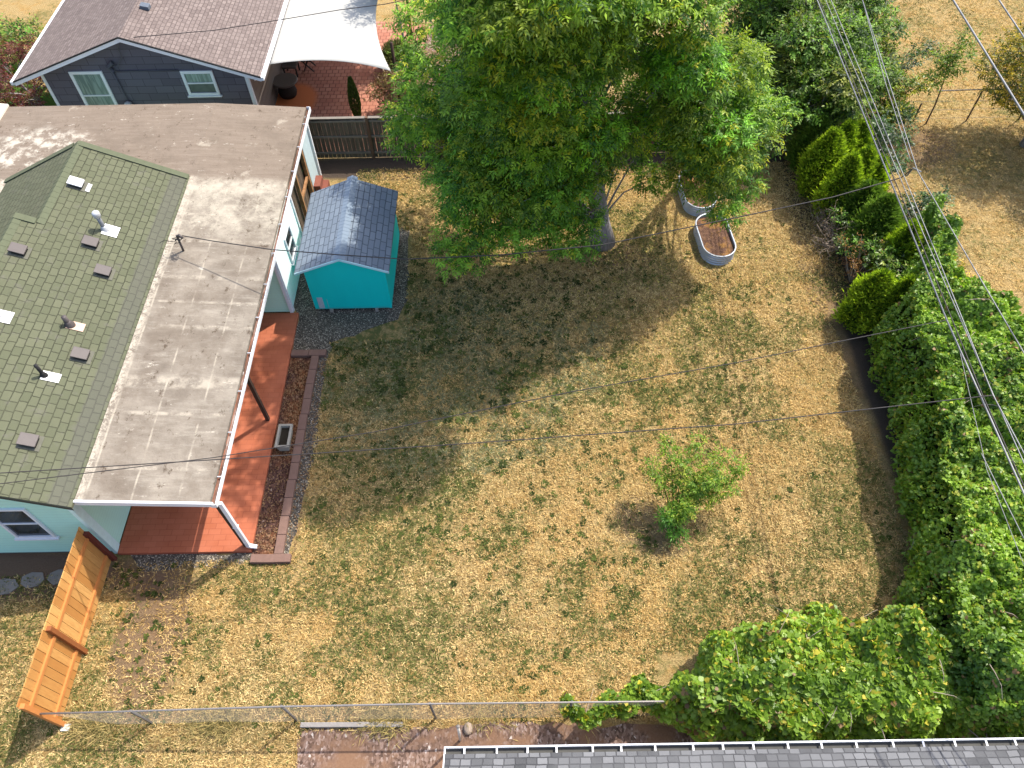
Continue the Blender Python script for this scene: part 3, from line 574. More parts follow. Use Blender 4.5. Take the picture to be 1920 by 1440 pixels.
# patio furniture
DT = flat('dark_wicker', (.035, .028, .025), .8, .2, .3, 30); GT = flat('grey_table_top', (.12, .105, .09), .4, .4, .1)
t = thing('round_table', (-8.45, 26.2, .03), 'round dark patio table on a drum base near the grey house', 'table')
MB().lathe([(.05, .6), (.46, .6), (.48, .62), (.48, .65), (.46, .67), (.05, .67)], -8.45, 26.2, 32).build('table_top', GT, t)
MB().lathe([(.3, .03), (.36, .2), (.30, .45), (.24, .598)], -8.45, 26.2, 20).build('drum_base', DT, t, True)
t = thing('patio_chair', (-8.5, 27.6, .03), 'dark square patio chair half under the sail behind the round table', 'chair')
MB().box(-8.8, -8.25, 27.35, 27.9, .40, .47).build('seat', GT, t)
MB().box(-8.8, -8.25, 27.9, 27.96, .47, .95).build('backrest', DT, t)
for x in (-8.78, -8.31):
    for y in (27.37, 27.85): MB().box(x, x + .05, y, y + .05, .03, .40).build('leg', DT, t)
t = thing('folding_chair', (-7.85, 28.0, .03), 'slatted folding chair with crossed legs at the sail edge', 'chair')
for s in (0, .42): m = MB(); m.bar((-8.1, 27.75 + s, .03), (-7.7, 27.75 + s, .75), .04, .04); m.bar((-7.7, 27.75 + s, .03), (-8.1, 27.75 + s, .5), .04, .04); m.build('leg', DT, t)
m = MB()
for k in range(4): m.box(-8.12 + k * .1, -8.05 + k * .1, 27.73, 28.2, .45, .47)
m.build('seat', DT, t)

# ================================================================== BOTTOM NEIGHBOUR HOUSE
nh = thing('charcoal_roofed_house', (4, 0, 0), 'house with charcoal shingle roof and white gutter along the bottom edge', 'house')
MB().box(-1.1, 14, -7, 2.25, 0, 2.4).build('wall', flat('pale_wall', (.45, .45, .43)), nh)
m = MB(); m.prism([(-1.32, 2.56, 2.55), (14.5, 2.56, 2.55), (14.5, -2.6, 4.35), (-1.32, -2.6, 4.35)], (0, 0, -.08)); nr = m.build('roof', NSH, nh)
m = MB(); m.prism([(-1.32, -7.6, 2.6), (14.5, -7.6, 2.6), (14.5, -2.61, 4.35), (-1.32, -2.61, 4.35)], (0, 0, -.08)); m.build('roof_back', NSH, nr)
MB().prism([(-1.345, 2.56, 2.56), (-1.345, -2.6, 4.36), (-1.345, -2.6, 4.24), (-1.345, 2.56, 2.44)], (.022, 0, 0)).build('rake_board', WHITE, nr)
gt = MB().box(-1.34, 14.5, 2.575, 2.665, 2.40, 2.415).build('gutter', flat('dark_gutter_inside', (.08, .08, .075), .8, .2, .3, 6), nr)
MB().box(-1.345, 14.5, 2.666, 2.692, 2.39, 2.51).box(-1.345, -1.32, 2.575, 2.666, 2.39, 2.51).build('gutter_lip', WHITE, gt)
x = -1.0
while x < 14: MB().box(x, x + .032, 2.555, 2.665, 2.492, 2.506).build('gutter_strap', WHITE, gt); x += random.uniform(.50, .68)

# ================================================================== FENCES
# cedar privacy fence on the left
CF = NT('new_cedar_boards', .65, .25); ri = CF.n('ShaderNodeSeparateXYZ'); CF.l(CF.obj, ri.inputs[0])
wn = CF.n('ShaderNodeTexWhiteNoise', noise_dimensions='1D'); CF.l(CF.math('FLOOR', CF.math('MULTIPLY', CF.math('ADD', ri.outputs[1], 30), 1 / .185)), wn.inputs['W'])
f = CF.noise(3, 6, .7, CF.mapv((1, 7, 1))); cc = CF.mix(wn.outputs['Value'], (.42, .19, .05), (.66, .38, .13)); cc = CF.mix(CF.rng(f, .35, .7, 0, .5), cc, (.40, .17, .05)); fc = CF.math('ABSOLUTE', CF.math('SUBTRACT', CF.math('FRACT', CF.math('MULTIPLY', CF.math('ADD', ri.outputs[1], -3.66 + 3.7), 1 / .185)), .5)); CFB = CF.done(cc)
CR2 = flat('stained_cedar_rail', (.50, .20, .06), .6, .3, .2, 5); CP = flat('dark_stained_post', (.26, .09, .03), .6, .3, .2, 5)
fe = thing('cedar_fence', (-9.7, 5.5, 0), 'new orange cedar plank fence running from the mint house corner', 'fence')
m = MB(); y = 3.66; k = 0
while y < 7.42: m.box(-9.72, -9.70, y, min(y + .173, 7.44), .04, 1.72 + random.uniform(-.005, .01)); y += .185; k += 1
m.build('boards', CFB, fe)
for z in (.30, 1.27): MB().box(-9.70, -9.655, 3.75, 5.14, z, z + .09).build('rail', CR2, fe); MB().box(-9.70, -9.655, 5.25, 7.33, z, z + .09).build('rail', CR2, fe)
for y in (3.64, 5.15): MB().box(-9.698, -9.60, y, y + .10, .0, 1.66).build('post', CR2 if y < 4 else CP, fe, bevel=.006)
MB().box(-9.698, -9.59, 7.34, 7.43, .0, 1.5).build('post', flat('maroon_post', (.12, .03, .022), .7), fe)
MB().box(-9.66, -9.48, 3.56, 3.70, 0, .05).build('post_footing', flat('footing_concrete', (.5, .5, .48)), fe)
# chain link fence
STEEL = flat('galvanised_pipe', (.27, .25, .235), .45, .5, .15, 5, .4); STEELD = flat('dull_steel_post', (.14, .14, .14), .6, .4, .2, 5, .3)
cl = thing('chain_link_fence', (-3, 3.7, 0), 'galvanised chain link fence along the near side of the lawn', 'fence')
FY = 3.68; top = [(-9.6, 1.06), (-7.78, 1.14), (-4.71, 1.33), (-1.77, 1.36), (1.04, 1.30), (3.6, 1.24), (6.4, 1.24), (9.4, 1.24)]
m = MB(); m.tube([(x, FY, z) for x, z in top], .021, 6); m.build('top_rail', STEEL, cl, True)
for x, z in top[1:]: m = MB(); m.tube([(x, FY + .02, 0), (x, FY + .02, z - .03)], .026, 8); m.build('post', STEELD, cl, True)
wm = NT('chain_link_mesh', .5, .5); wm.b.inputs['Metallic'].default_value = .3; wm = wm.done((.17, .155, .145))
V = []; E = []; st = .075; hh = 1.2; x = -9.6
def zt_(x):
    for (xa, za), (xb, zb) in zip(top, top[1:]):
        if xa <= x <= xb: return za + (zb - za) * (x - xa) / (xb - xa)
    return 1.2
m = MB(); x = -9.6; s = 0
while x < 9.3:
    for sg in (1, -1):
        z0 = .03; z1 = zt_(x) - .02; L = z1 - z0; xa = x; xb = x + sg * L
        if xb < -9.6 or xb > 9.3: continue
        r = .0011; m.prism([(xa - r, FY + .001 * sg, z0), (xa + r, FY + .001 * sg, z0), (xb + r, FY + .001 * sg, z1), (xb - r, FY + .001 * sg, z1)], (0, .003, 0))
    x += st
m.build('wire_mesh', wm, cl)
t = thing('gate_post', (-1.24, 3.27, 0), 'thin pale post standing at the white gutter corner beside a round stone', 'post')
MB().tube([(-1.24, 3.27, 0), (-1.2, 3.27, 1.25)], .028, 8).build('shaft', flat('chalky_post', (.6, .57, .53), .7, .2, .15, 7), t, True); MB().lathe([(.035, 1.25), (.04, 1.28), (.01, 1.31)], -1.2, 3.27, 10).build('post_cap', STEEL, t)
m = MB(); m.lathe([(.02, 0), (.085, .02), (.10, .07), (.07, .12), (.01, .14)], 0, 0, 12, 1, 1.35); o = m.build('stone', flat('tan_stone', (.34, .27, .21), .9, .2, .25, 20), None, True); o.location = (-1.08, 3.48, 0); tag(o, 'round tan stone lying in the bark beside the thin pale post', 'stone')
m = MB(); m.bar((-4.6, 3.60, .05), (-2.45, 3.58, .05), .10, .10); tag(m.build('landscape_timber', flat('weathered_timber', (.30, .28, .26), .9, .1, .3, 8), bevel=.01), 'weathered grey landscape timber edging the bark below the wire fence', 'timber')
# back wooden fence
FB = NT('weathered_fence_boards', .9, .1); f = FB.noise(4, 6, .7, FB.mapv((5, 5, .5))); wn = FB.n('ShaderNodeTexWhiteNoise', noise_dimensions='1D'); ri = FB.n('ShaderNodeSeparateXYZ'); FB.l(FB.obj, ri.inputs[0])
FB.l(FB.math('FLOOR', FB.math('MULTIPLY', ri.outputs[0], 1 / .145)), wn.inputs['W']); FB = FB.done(FB.mix(FB.math('MULTIPLY', wn.outputs['Value'], .5), FB.ramp(f, [(.3, (.075, .06, .045)), (.7, (.21, .175, .135))]), (.06, .055, .045)))
FR = flat('grey_fence_rail', (.19, .17, .145), .9, .1, .25, 6); FP = flat('reddish_fence_post', (.13, .08, .055), .9, .1, .3, 6)
bf = thing('wooden_fence', (1.5, 22.3, 0), 'weathered brown board fence behind the shed and big tree', 'fence')
m = MB(); x = -7.3
while x < 10.3: z = 1.62 + random.uniform(-.03, .02); m.box(x, x + .138, 22.36, 22.38, .03, z); x += .144 + random.uniform(0, .007)
m.build('boards', FB, bf)
for k, x in enumerate((-7.25, -4.82, -2.4, 0.05, 2.5, 4.95, 7.4, 9.85)):
    MB().box(x - .045, x + .045, 22.26, 22.355, 0, 1.70).build('post', FP, bf)
    if x < 9:
        for z in (.22, .88, 1.50): MB().box(x + .05, x + 2.39, 22.31, 22.352, z, z + .07).build('rail', FR, bf)
        MB().box(x + .05, x + 2.39, 22.28, 22.40, 1.655, 1.675).build('top_cap', FR, bf)
sf = thing('dark_side_fence', (10.1, 24, 0), 'dark board fence running away between the two leafy masses at the top', 'fence')
m = MB(); y = 22.4
while y < 30: m.box(10.02, 10.05, y, y + .13, .03, 1.65 + random.uniform(-.02, .02)); y += .14
m.build('boards', FB, sf)
for y in (22.45, 24.9, 27.3): MB().box(10.055, 10.14, y, y + .09, 0, 1.7).build('post', FP, sf)
# low rail fence in the dry field
rf = thing('field_fence', (16, 23.9, 0), 'low wire and rail fence crossing the dry field at top right', 'fence')
MB().tube([(15.1, 23.93, 1.22), (17, 23.93, 1.25), (21, 23.95, 1.25)], .022, 6).build('top_rail', STEEL, rf)
m = MB()
for z in (.1, .45, .8): m.tube([(12.0, 23.93, z), (21, 23.93, z)], .005, 4)
m.build('wire', STEELD, rf)
for x in (14.75, 16.7, 18.6, 20.5): MB().tube([(x, 23.9, 0), (x, 23.9, 1.2 if x > 15 else .75)], .03, 7).build('post', TWIG, rf)

# ================================================================== SMALL YARD THINGS
# corrugated raised beds
CORR = NT('corrugated_galvanised_steel', .42, .5); CORR.b.inputs['Metallic'].default_value = .55; f = CORR.noise(5, 4); CORR = CORR.done(CORR.mix(f, (.36, .40, .45), (.50, .54, .58)))
SOIL = NT('bed_soil', .95, .1); f = SOIL.noise(9, 7, .8); SOIL.bump(f, 1, .08); SOIL = SOIL.done(SOIL.mix(SOIL.rng(SOIL.noise(3, 4), .5, .65, 0, .6), SOIL.ramp(f, [(.3, (.05, .028, .02)), (.55, (.16, .09, .06)), (.75, (.30, .18, .11))]), (.36, .19, .05)))
def raised_bed(cx, cy, rot, lx, ly, h, label):
    t = thing('raised_bed', (cx, cy, 0), label, 'planter', 'corrugated steel raised beds', True, rot); r = lx / 2; n = 18
    def ring(off, z):
        o = []
        for s in (1, -1):
            for k in range(n + 1): a = math.pi * k / n * 1.0; o.append(((r + off) * math.cos(a) * s, s * (ly / 2 - r) + (r + off) * math.sin(a) * s, z))
        return o
    prof = [(0.0 + .014 * math.cos(2 * math.pi * k / 6), h * k / 24) for k in range(25)]
    m = MB(); R = [ring(o, z) for o, z in prof] + [ring(.02, h), ring(.022, h + .018), ring(-.022, h + .018), ring(-.02, h - .02), ring(-.02, .02)]; N_ = len(R[0])
    for q in R: m.v += q
    for i in range(len(R) - 1):
        for j in range(N_): j2 = (j + 1) % N_; m.f.append((i * N_ + j, i * N_ + j2, (i + 1) * N_ + j2, (i + 1) * N_ + j))
    m.build('steel_wall', CORR, t, True)
    m = MB(); R = [[(x * q, y * q, h - .09 + .05 * (1 - q) + random.uniform(-.012, .012)) for x, y, z in ring(-.025, 0)] for q in (1, .85, .7, .5, .3, .1)]
    for q in R: m.v += q
    for i in range(5):
        for j in range(N_): j2 = (j + 1) % N_; m.f.append((i * N_ + j, i * N_ + j2, (i + 1) * N_ + j2, (i + 1) * N_ + j))
    m.f.append(tuple(5 * N_ + j for j in range(N_))); m.build('soil', SOIL, t, True)
    m = MB()
    for s in (1, -1):
        for y in (-.3, .3):
            m.lathe([(.012, h * .5), (.012, h * .5 + .02)], s * (r + .02), y, 6)
    m.build('bolts', STEEL, t)
raised_bed(6.43, 17.78, math.radians(4), 1.02, 1.95, .36, 'oval corrugated steel raised bed filled with brown soil, nearer of the two')
raised_bed(6.2, 20.0, math.radians(4), 1.02, 1.95, .36, 'oval corrugated steel raised bed mostly hidden under the hanging branches')
# concrete trough
CON = flat('aged_concrete', (.36, .34, .29), .9, .15, .25, 15); t = thing('concrete_planter', (-6.03, 10.6, 0), 'small rectangular concrete trough planter standing on the bark mulch', 'planter')
x0, x1, y0, y1 = -6.2, -5.87, 10.28, 10.95
m = MB()
def fr_(x0, x1, y0, y1, z): return [(x0, y0, z), (x1, y0, z), (x1, y1, z), (x0, y1, z)]
R = [fr_(x0 + .04, x1 - .04, y0 + .04, y1 - .04, .03), fr_(x0 + .01, x1 - .01, y0 + .01, y1 - .01, .27), fr_(x0 - .02, x1 + .02, y0 - .02, y1 + .02, .28), fr_(x0 - .02, x1 + .02, y0 - .02, y1 + .02, .33), fr_(x0 + .04, x1 - .04, y0 + .04, y1 - .04, .33), fr_(x0 + .04, x1 - .04, y0 + .04, y1 - .04, .20)]
for q in R: m.v += q
for i in range(5):
    for j in range(4): m.f.append((i * 4 + j, i * 4 + (j + 1) % 4, i * 4 + 4 + (j + 1) % 4, i * 4 + 4 + j))
m.f.append((3, 2, 1, 0)); m.build('trough', CON, t)
MB().box(x0 + .041, x1 - .041, y0 + .041, y1 - .041, .15, .225).build('soil', flat('dark_wet_soil', (.035, .03, .022), .95, .1, .4, 30), t)
# edging blocks
EB = flat('terracotta_edging_block', (.185, .115, .092), .9, .15, .25, 7)
bm0 = MB().box(-.105, .105, -.245, .245, 0, .12).build('edging_block', EB, None, bevel=.012)
spots = [(-5.665, 7.66 + .5 * k, 0) for k in range(12)]; spots += [(-6.09, 7.31, 1), (-5.63, 7.31, 1), (-6.09, 13.52, 1), (-5.60, 13.52, 1)]
for i, (x, y, r) in enumerate(spots):
    o = bm0 if i == 0 else bm0.copy()
    if i: COL.objects.link(o)
    o.location = (x + random.uniform(-.008, .008) + (.0075 * (y - 7.6) - .03 if not r else 0), y, .01); o.rotation_euler = (0, 0, math.radians(90) * r + random.uniform(-.02, .02))
    if not r: lb = 'terracotta edging block on the lawn side of the mulch bed, %s from the near end' % ('nearest first second third fourth fifth sixth seventh eighth ninth tenth eleventh'.split()[i] if i else 'nearest')
    else: lb = ['left block of the pair closing the near end of the mulch bed', 'right block of the pair closing the near end of the mulch bed', 'left block of the pair closing the far end of the mulch bed', 'right block of the pair closing the far end of the mulch bed'][i - 12]
    tag(o, lb, 'edging block', 'edging blocks round the mulch bed')

# ================================================================== VEGETATION
dk, lt = (.04, .12, .015), (.36, .60, .05)
# --- big ash
def shell_clumps(c, rad, n, r0, r1, tf, zmin=-1, keep=None):
    out = []; pts = []
    tries = 0
    while len(out) < n and tries < 4000:
        tries += 1; d = rdir(1)[0]; q = .62 + .38 * rng.random()
        p = np.array(c) + d * np.array(rad) * q
        if p[2] < zmin or (keep and not keep(p)): continue
        if any(np.linalg.norm(p - o) < .62 * (r0 + r1) / 2 for o in pts): continue
        pts.append(p); out.append((p[0], p[1], p[2], r0 + (r1 - r0) * rng.random(), tf()))
    return out
def ash_tint():
    h = random.random(); d = tuple(a * random.uniform(.8, 1.15) for a in dk); l = tuple(a * random.uniform(.8, 1.2) for a in lt)
    if h > .72: l = (.36, .48, .035)
    return tinter(d, l, (.46, .46, .03), .14 if h > .8 else .03)
ARGS = dict(leaflets=7, llen=.125, lwid=.042, sp=.26, droop=.5, shell=.6)
cA = shell_clumps((.7, 17.2, 7.8), (2.9, 2.7, 5.0), 92, .6, .95, ash_tint, 2.9) + [(x, y, z, r, ash_tint()) for x, y, z, r in ((1.6, 15.4, 8.6, .9), (.9, 15.0, 8.0, .9), (2.3, 15.8, 8.2, .9), (1.2, 15.2, 9.3, .95), (2.0, 15.6, 9.6, .9), (.2, 15.2, 8.8, .9), (2.7, 16.2, 9.0, .9), (.2, 13.9, 9.8, 1.0), (1.2, 13.8, 10.2, 1.0), (2.2, 14.1, 10.0, 1.0), (-.5, 14.3, 9.6, .95), (.8, 14.6, 10.7, 1.0), (1.8, 14.8, 11.0, 1.0), (-1.1, 15.0, 10.3, 1.0), (-.5, 14.4, 11.0, 1.0), (3.0, 14.8, 10.2, .9), (-1.5, 15.6, 9.6, .9))]
cA += shell_clumps((.1, 16.9, 3.9), (1.9, 1.7, 1.3), 15, .6, .85, ash_tint, 2.2)
low = [(-1.45, 15.6, 2.6, .55), (-1.15, 15.1, 2.2, .42), (-.6, 15.9, 2.5, .55), (-.1, 15.8, 2.7, .6), (.5, 16.1, 2.7, .6), (1.1, 16.3, 2.5, .6), (1.75, 15.95, 2.1, .62), (2.0, 16.4, 2.5, .5), (2.1, 17.2, 3.1, .55), (4.15, 17.9, 2.5, .45), (3.3, 17.9, 3.4, .5), (3.9, 18.3, 3.6, .5), (-2.2, 17.2, 3.6, .6), (-3.1, 19.6, 3.4, .7), (-2.9, 18.5, 4.3, .8), (-2.3, 19.5, 4.5, .8), (-2.0, 17.6, 3.0, .5), (-1.9, 20.3, 3.2, .6), (-1.7, 15.0, 2.3, .4), (-1.3, 16.2, 3.1, .6), (-2.9, 20.4, 3.0, .6), (-2.6, 19.0, 5.2, .8), (-2.5, 20.3, 6.0, .9), (-3.4, 19.2, 3.0, .55), (.1, 15.6, 2.4, .4), (1.5, 15.8, 2.2, .45), (-.9, 17.0, 3.2, .7), (4.3, 18.2, 4.4, .6), (3.6, 19.3, 5.0, .7)]
cA += shell_clumps((-.8, 18.6, 4.6), (1.8, 1.2, 2.0), 14, .6, .85, ash_tint, 2.6) + shell_clumps((3.5, 18.0, 7.2), (.9, 1.6, 3.0), 14, .6, .9, ash_tint, 4.2)
cA = [(x - (.13 * (z - 5) if x > .5 and 5 < z < 9.7 else -.50 - .12 * (z - 4) if x < -1.0 and z > 3.8 else 0), y, z, r, q) for x, y, z, r, q in cA]
lowt = lambda: tinter((.05, .14, .015), (.34, .60, .06), (.55, .55, .05), .08)  # yellower low clumps, leaf colour also lightened to look sunlit
cA += [(x + (.45 if x < -1.8 else 0), y, z, r * 1.12, lowt()) for x, y, z, r in low]
tree('ash_tree', (2.9, 17.9), 'large broad ash tree with a thick grey trunk at the back of the lawn', 'tree', cA, 430, (.25, 0), .33, (.7, 17.3, 10.6), leafargs=ARGS)
cB = shell_clumps((5.6, 17.3, 7.0), (1.0, 1.5, 4.5), 34, .65, .95, ash_tint, 3.0)
cB = [(x - .2 - .24 * max(0, z - 4.5), y, z, r, q) for x, y, z, r, q in cB]
cB += [(x, y, z, r, lowt() if z < 3 else ash_tint()) for x, y, z, r in [(5.5, 16.9, 3.2, .6), (5.95, 16.7, 2.7, .55), (6.1, 16.5, 2.3, .42), (6.6, 17.1, 2.8, .5), (6.6, 17.8, 3.3, .55), (6.9, 17.7, 3.9, .55), (5.9, 17.7, 2.8, .45), (5.5, 18.3, 2.9, .5), (6.3, 18.2, 3.0, .5), (5.9, 18.9, 3.2, .6), (5.3, 17.6, 3.6, .55), (6.3, 17.6, 3.4, .7), (6.8, 17.4, 5.0, .6)]]
tree('ash_tree', (6.3, 21.2), 'narrower ash tree whose branches hang over the oval steel raised beds', 'tree', cB, 430, (0, 0), .17, (4.9, 17.6, 9.0), leafargs=ARGS)
# --- bushy trees behind the fence at top right
gb = lambda: tinter((.02, .05, .012), tuple(a * random.uniform(.8, 1.25) for a in (.28, .44, .06)), (.30, .33, .04), .03)
gd = lambda: tinter((.016, .042, .018), tuple(a * random.uniform(.8, 1.2) for a in (.11, .21, .06)), (.2, .2, .05), .02)
A2 = dict(leaflets=5, llen=.13, lwid=.06, sp=.24, droop=.1, shell=.4)
tree('leafy_tree', (9.6, 24.2), 'light green bushy tree at the top edge between the ash trees and the power lines', 'tree', shell_clumps((9.6, 24.3, 2.6), (1.9, 2.6, 1.5), 56, .55, .85, gb, .6), 330, trunk_r=.13, leafargs=A2)
tree('leafy_tree', (11.4, 25.0), 'bright green bushy tree directly under the power lines at the top', 'tree', shell_clumps((11.7, 25.2, 2.3), (1.7, 2.6, 1.5), 50, .5, .8, gb, .4), 330, trunk_r=.12, leafargs=A2)
tree('bushy_tree', (10.4, 22.4), 'dense low bushy tree just above the conifer row beside the board fence end', 'tree', shell_clumps((10.3, 22.3, 2.2), (1.35, 1.2, 1.3), 24, .45, .7, gb, .4), 360, trunk_r=.09, leafargs=A2)
tree('leafy_tree', (8.0, 23.8), 'pale leafy tree peeping between the narrow ash and the dark side fence', 'tree', shell_clumps((8.7, 26.0, 4.0), (1.3, 1.5, 2), 22, .5, .8, gb, 1.0), 300, trunk_r=.09, leafargs=A2)
# sprawling sparse branches to the right of the hedge
def sprawl(name, base, arms, label, tf, per=70, cat='shrub', r=.28, args=dict(leaflets=5, llen=.10, lwid=.05, sp=.18, droop=0, shell=.1)):
    t = thing(name, (base[0], base[1], 0), label, cat); m = MB(); cl = []
    for (x, y, z) in arms:
        b = Vector((base[0], base[1], 0)); e = Vector((x, y, z)); mid = b.lerp(e, .5) + Vector((0, 0, .35 * (e - b).length)); pts = []
        for i in range(8): u = i / 7; pts.append(b * (1 - u) ** 2 + mid * 2 * u * (1 - u) + e * u * u)
        m.tube(pts, [.035 * (1 - .85 * i / 7) for i in range(8)], 5)
        for i in range(3, 8):
            for q in range(2): d = rdir(1)[0] * .22; cl.append((pts[i].x + d[0], pts[i].y + d[1], max(.1, pts[i].z + d[2] * .6), r * random.uniform(.7, 1.3), tf()))
    m.build('stems', TWIG, t); P, D, N, L, W, C = sprays(cl, per / r / r * .2, **args); leaf_mesh('foliage', P, D, N, L, W, C, BRAM, t)
    return t
sprawl('sprawling_shrub', (11.4, 22.4), [(13.2, 23.6, 1.7), (14.3, 24.8, 1.9), (15.3, 25.6, 1.8), (13.6, 22.3, 1.3), (12.9, 21.8, 1.1), (12.2, 23.2, 2.2), (12.8, 24.6, 1.8)], 'dark sparse shrub with long arching branches reaching over the dry field', gd)
sprawl('sprawling_shrub', (11.2, 20.6), [(12.4, 21.4, 1.6), (13.2, 21.3, 1.3), (12.6, 20.2, 1.2), (12.0, 19.6, 1.4), (12.2, 20.9, 2.0)], 'grey green loose shrub to the right of the tallest conifers', gd)
sprawl('sprawling_shrub', (11.8, 17.0), [(12.9, 18.0, 1.4), (13.4, 18.6, 1.0), (12.9, 16.9, 1.2), (12.2, 17.9, 1.6), (12.4, 16.4, 1.2)], 'grey green loose shrub to the right of the lone dark conifer', gd)
yl = lambda: tinter((.06, .08, .012), (.24, .24, .03), (.52, .38, .03), .30)
sprawl('yellow_shrub', (12.6, 22.9), [(13.2, 23.4, 1.8), (13.9, 23.2, 1.9), (13.6, 22.6, 1.2), (13.1, 22.5, 1.6)], 'yellow green young shrub just right of the cables above the sprawling branches', lambda: tinter((.06, .11, .012), (.22, .32, .03), (.42, .40, .03), .2), 110)
sprawl('yellow_shrub', (11.7, 15.6), [(12.4, 16.2, 1.2), (12.8, 15.7, .9), (12.2, 15.3, 1.3), (11.8, 16.2, 1.3)], 'yellowing shrub under the cables beside the dry field edge', yl, 90)
# slender sapling in the field
t = thing('field_sapling', (15.17, 23.75, 0), 'slender sapling with a thin bare leaning stem in the dry field', 'tree'); m = MB()
m.tube([(15.17, 23.75, 0), (15.2, 23.8, .7), (15.1, 23.75, 1.4), (14.95, 23.7, 2.2), (15.1, 23.8, 2.9)], [.03, .026, .022, .014, .006], 6); m.build('trunk', TWIG, t)
cl = [(14.6, 23.5, 2.0, .38), (14.9, 23.7, 2.3, .42), (15.2, 23.7, 2.1, .35), (15.25, 23.8, 2.7, .38), (14.75, 23.9, 2.5, .35), (15.3, 23.9, 3.1, .3), (15.0, 23.9, 1.6, .22)]
P, D, N, L, W, C = sprays([(a, b, c, r, tinter((.07, .13, .015), (.24, .36, .04), (.36, .4, .05), .1)) for a, b, c, r in cl], 330, 5, .13, .05, .2, .1, .2); leaf_mesh('crown', P, D, N, L, W, C, LEAF, t)
tree('thorny_tree', (18.2, 22.4), 'spreading yellow and green tree at the right edge beside its dark shadow', 'tree', shell_clumps((17.9, 22.6, 2.3), (2.1, 1.9, 1.4), 52, .4, .65, yl, .7), 300, trunk_r=.14, twigs=3, leafargs=dict(leaflets=5, llen=.10, lwid=.05, sp=.22, droop=0, shell=.3))
tree('thorny_tree', (19.4, 20.8), 'dark green tree mostly cut off by the right edge below the yellow one', 'tree', shell_clumps((19.2, 20.9, 2.3), (1.5, 1.6, 1.4), 30, .4, .7, lambda: tinter((.04, .08, .01), (.20, .28, .04), (.3, .3, .03), .08), .8), 230, trunk_r=.14, leafargs=dict(leaflets=5, llen=.10, lwid=.05, sp=.22, droop=0, shell=.3))
# --- lawn sapling
t = thing('young_fruit_tree', (3.85, 8.15, 0), 'small bright green young tree standing alone on the dry lawn', 'tree'); m = MB(); B0 = Vector((3.85, 8.15, 0))
arms = [(3.2, 8.9, 1.5), (3.6, 9.3, 1.8), (4.3, 9.3, 1.9), (4.9, 9.1, 1.6), (5.3, 8.9, 1.35), (4.6, 8.6, 1.5), (4.0, 8.0, 1.0), (3.7, 7.9, .8), (4.3, 8.5, 1.2), (5.1, 8.5, 1.1), (3.9, 8.9, 1.6)]
cl = []
for a in arms:
    e = Vector(a); md_ = B0.lerp(e, .45) + Vector((0, 0, .45)); pts = [B0 * (1 - u) ** 2 + md_ * 2 * u * (1 - u) + e * u * u for u in [i / 6 for i in range(7)]]
    m.tube(pts, [.022 * (1 - .8 * i / 6) for i in range(7)], 5); cl += [(p.x, p.y, p.z, random.uniform(.13, .21), tinter((.07, .16, .015), (.26, .42, .04), (.42, .46, .06), .15)) for p in pts[3:]]
cl += [(3.72, 7.75, .5, .25, tinter((.04, .15, .015), (.14, .34, .03))), (3.85, 7.6, .3, .18, tinter((.04, .15, .015), (.14, .34, .03))), (3.65, 7.95, .75, .25, tinter((.04, .15, .015), (.14, .34, .03)))]
m.build('trunk', TWIG, t); P, D, N, L, W, C = sprays(cl, 900, 5, .10, .028, .15, .2, .1); leaf_mesh('crown', P, D, N, L, W, C, LEAF, t)
# --- arborvitae row
def conifer(x, y, h, r, label, dark=0, wd=1.0):
    t = thing('arborvitae', (x, y, 0), label, 'conifer', 'arborvitae in the boundary row'); MB().tube([(x, y, 0), (x, y, h * .9)], [.05, .01], 6).build('trunk', TWIG, t)
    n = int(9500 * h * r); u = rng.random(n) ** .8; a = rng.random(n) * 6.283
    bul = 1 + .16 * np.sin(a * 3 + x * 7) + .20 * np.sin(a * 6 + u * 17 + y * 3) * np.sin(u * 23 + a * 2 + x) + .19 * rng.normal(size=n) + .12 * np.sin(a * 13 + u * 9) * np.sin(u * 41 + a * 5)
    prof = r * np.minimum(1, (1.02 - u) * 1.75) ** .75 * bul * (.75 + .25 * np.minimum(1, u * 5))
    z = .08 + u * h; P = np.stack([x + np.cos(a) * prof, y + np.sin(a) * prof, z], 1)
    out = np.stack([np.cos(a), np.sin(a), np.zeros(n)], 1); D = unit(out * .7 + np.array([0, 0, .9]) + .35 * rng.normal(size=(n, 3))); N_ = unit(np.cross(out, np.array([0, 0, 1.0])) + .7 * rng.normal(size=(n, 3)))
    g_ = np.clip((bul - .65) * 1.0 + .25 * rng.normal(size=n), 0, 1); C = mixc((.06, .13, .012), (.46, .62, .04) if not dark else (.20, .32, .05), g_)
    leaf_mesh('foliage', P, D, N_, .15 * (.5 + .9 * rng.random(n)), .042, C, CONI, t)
    m = MB(); m.lathe([(r * .5, .1), (r * .55, h * .35), (r * .32, h * .65), (.03, h * .85)], x, y, 12); m.build('inner_branches', flat('dark_conifer_twigs', (.03, .035, .015), .95, .05) if 'cf' not in globals() else cf, t)  # dark core inside the foliage
cf = flat('conifer_inner_twigs', (.035, .04, .018), .95, .05)
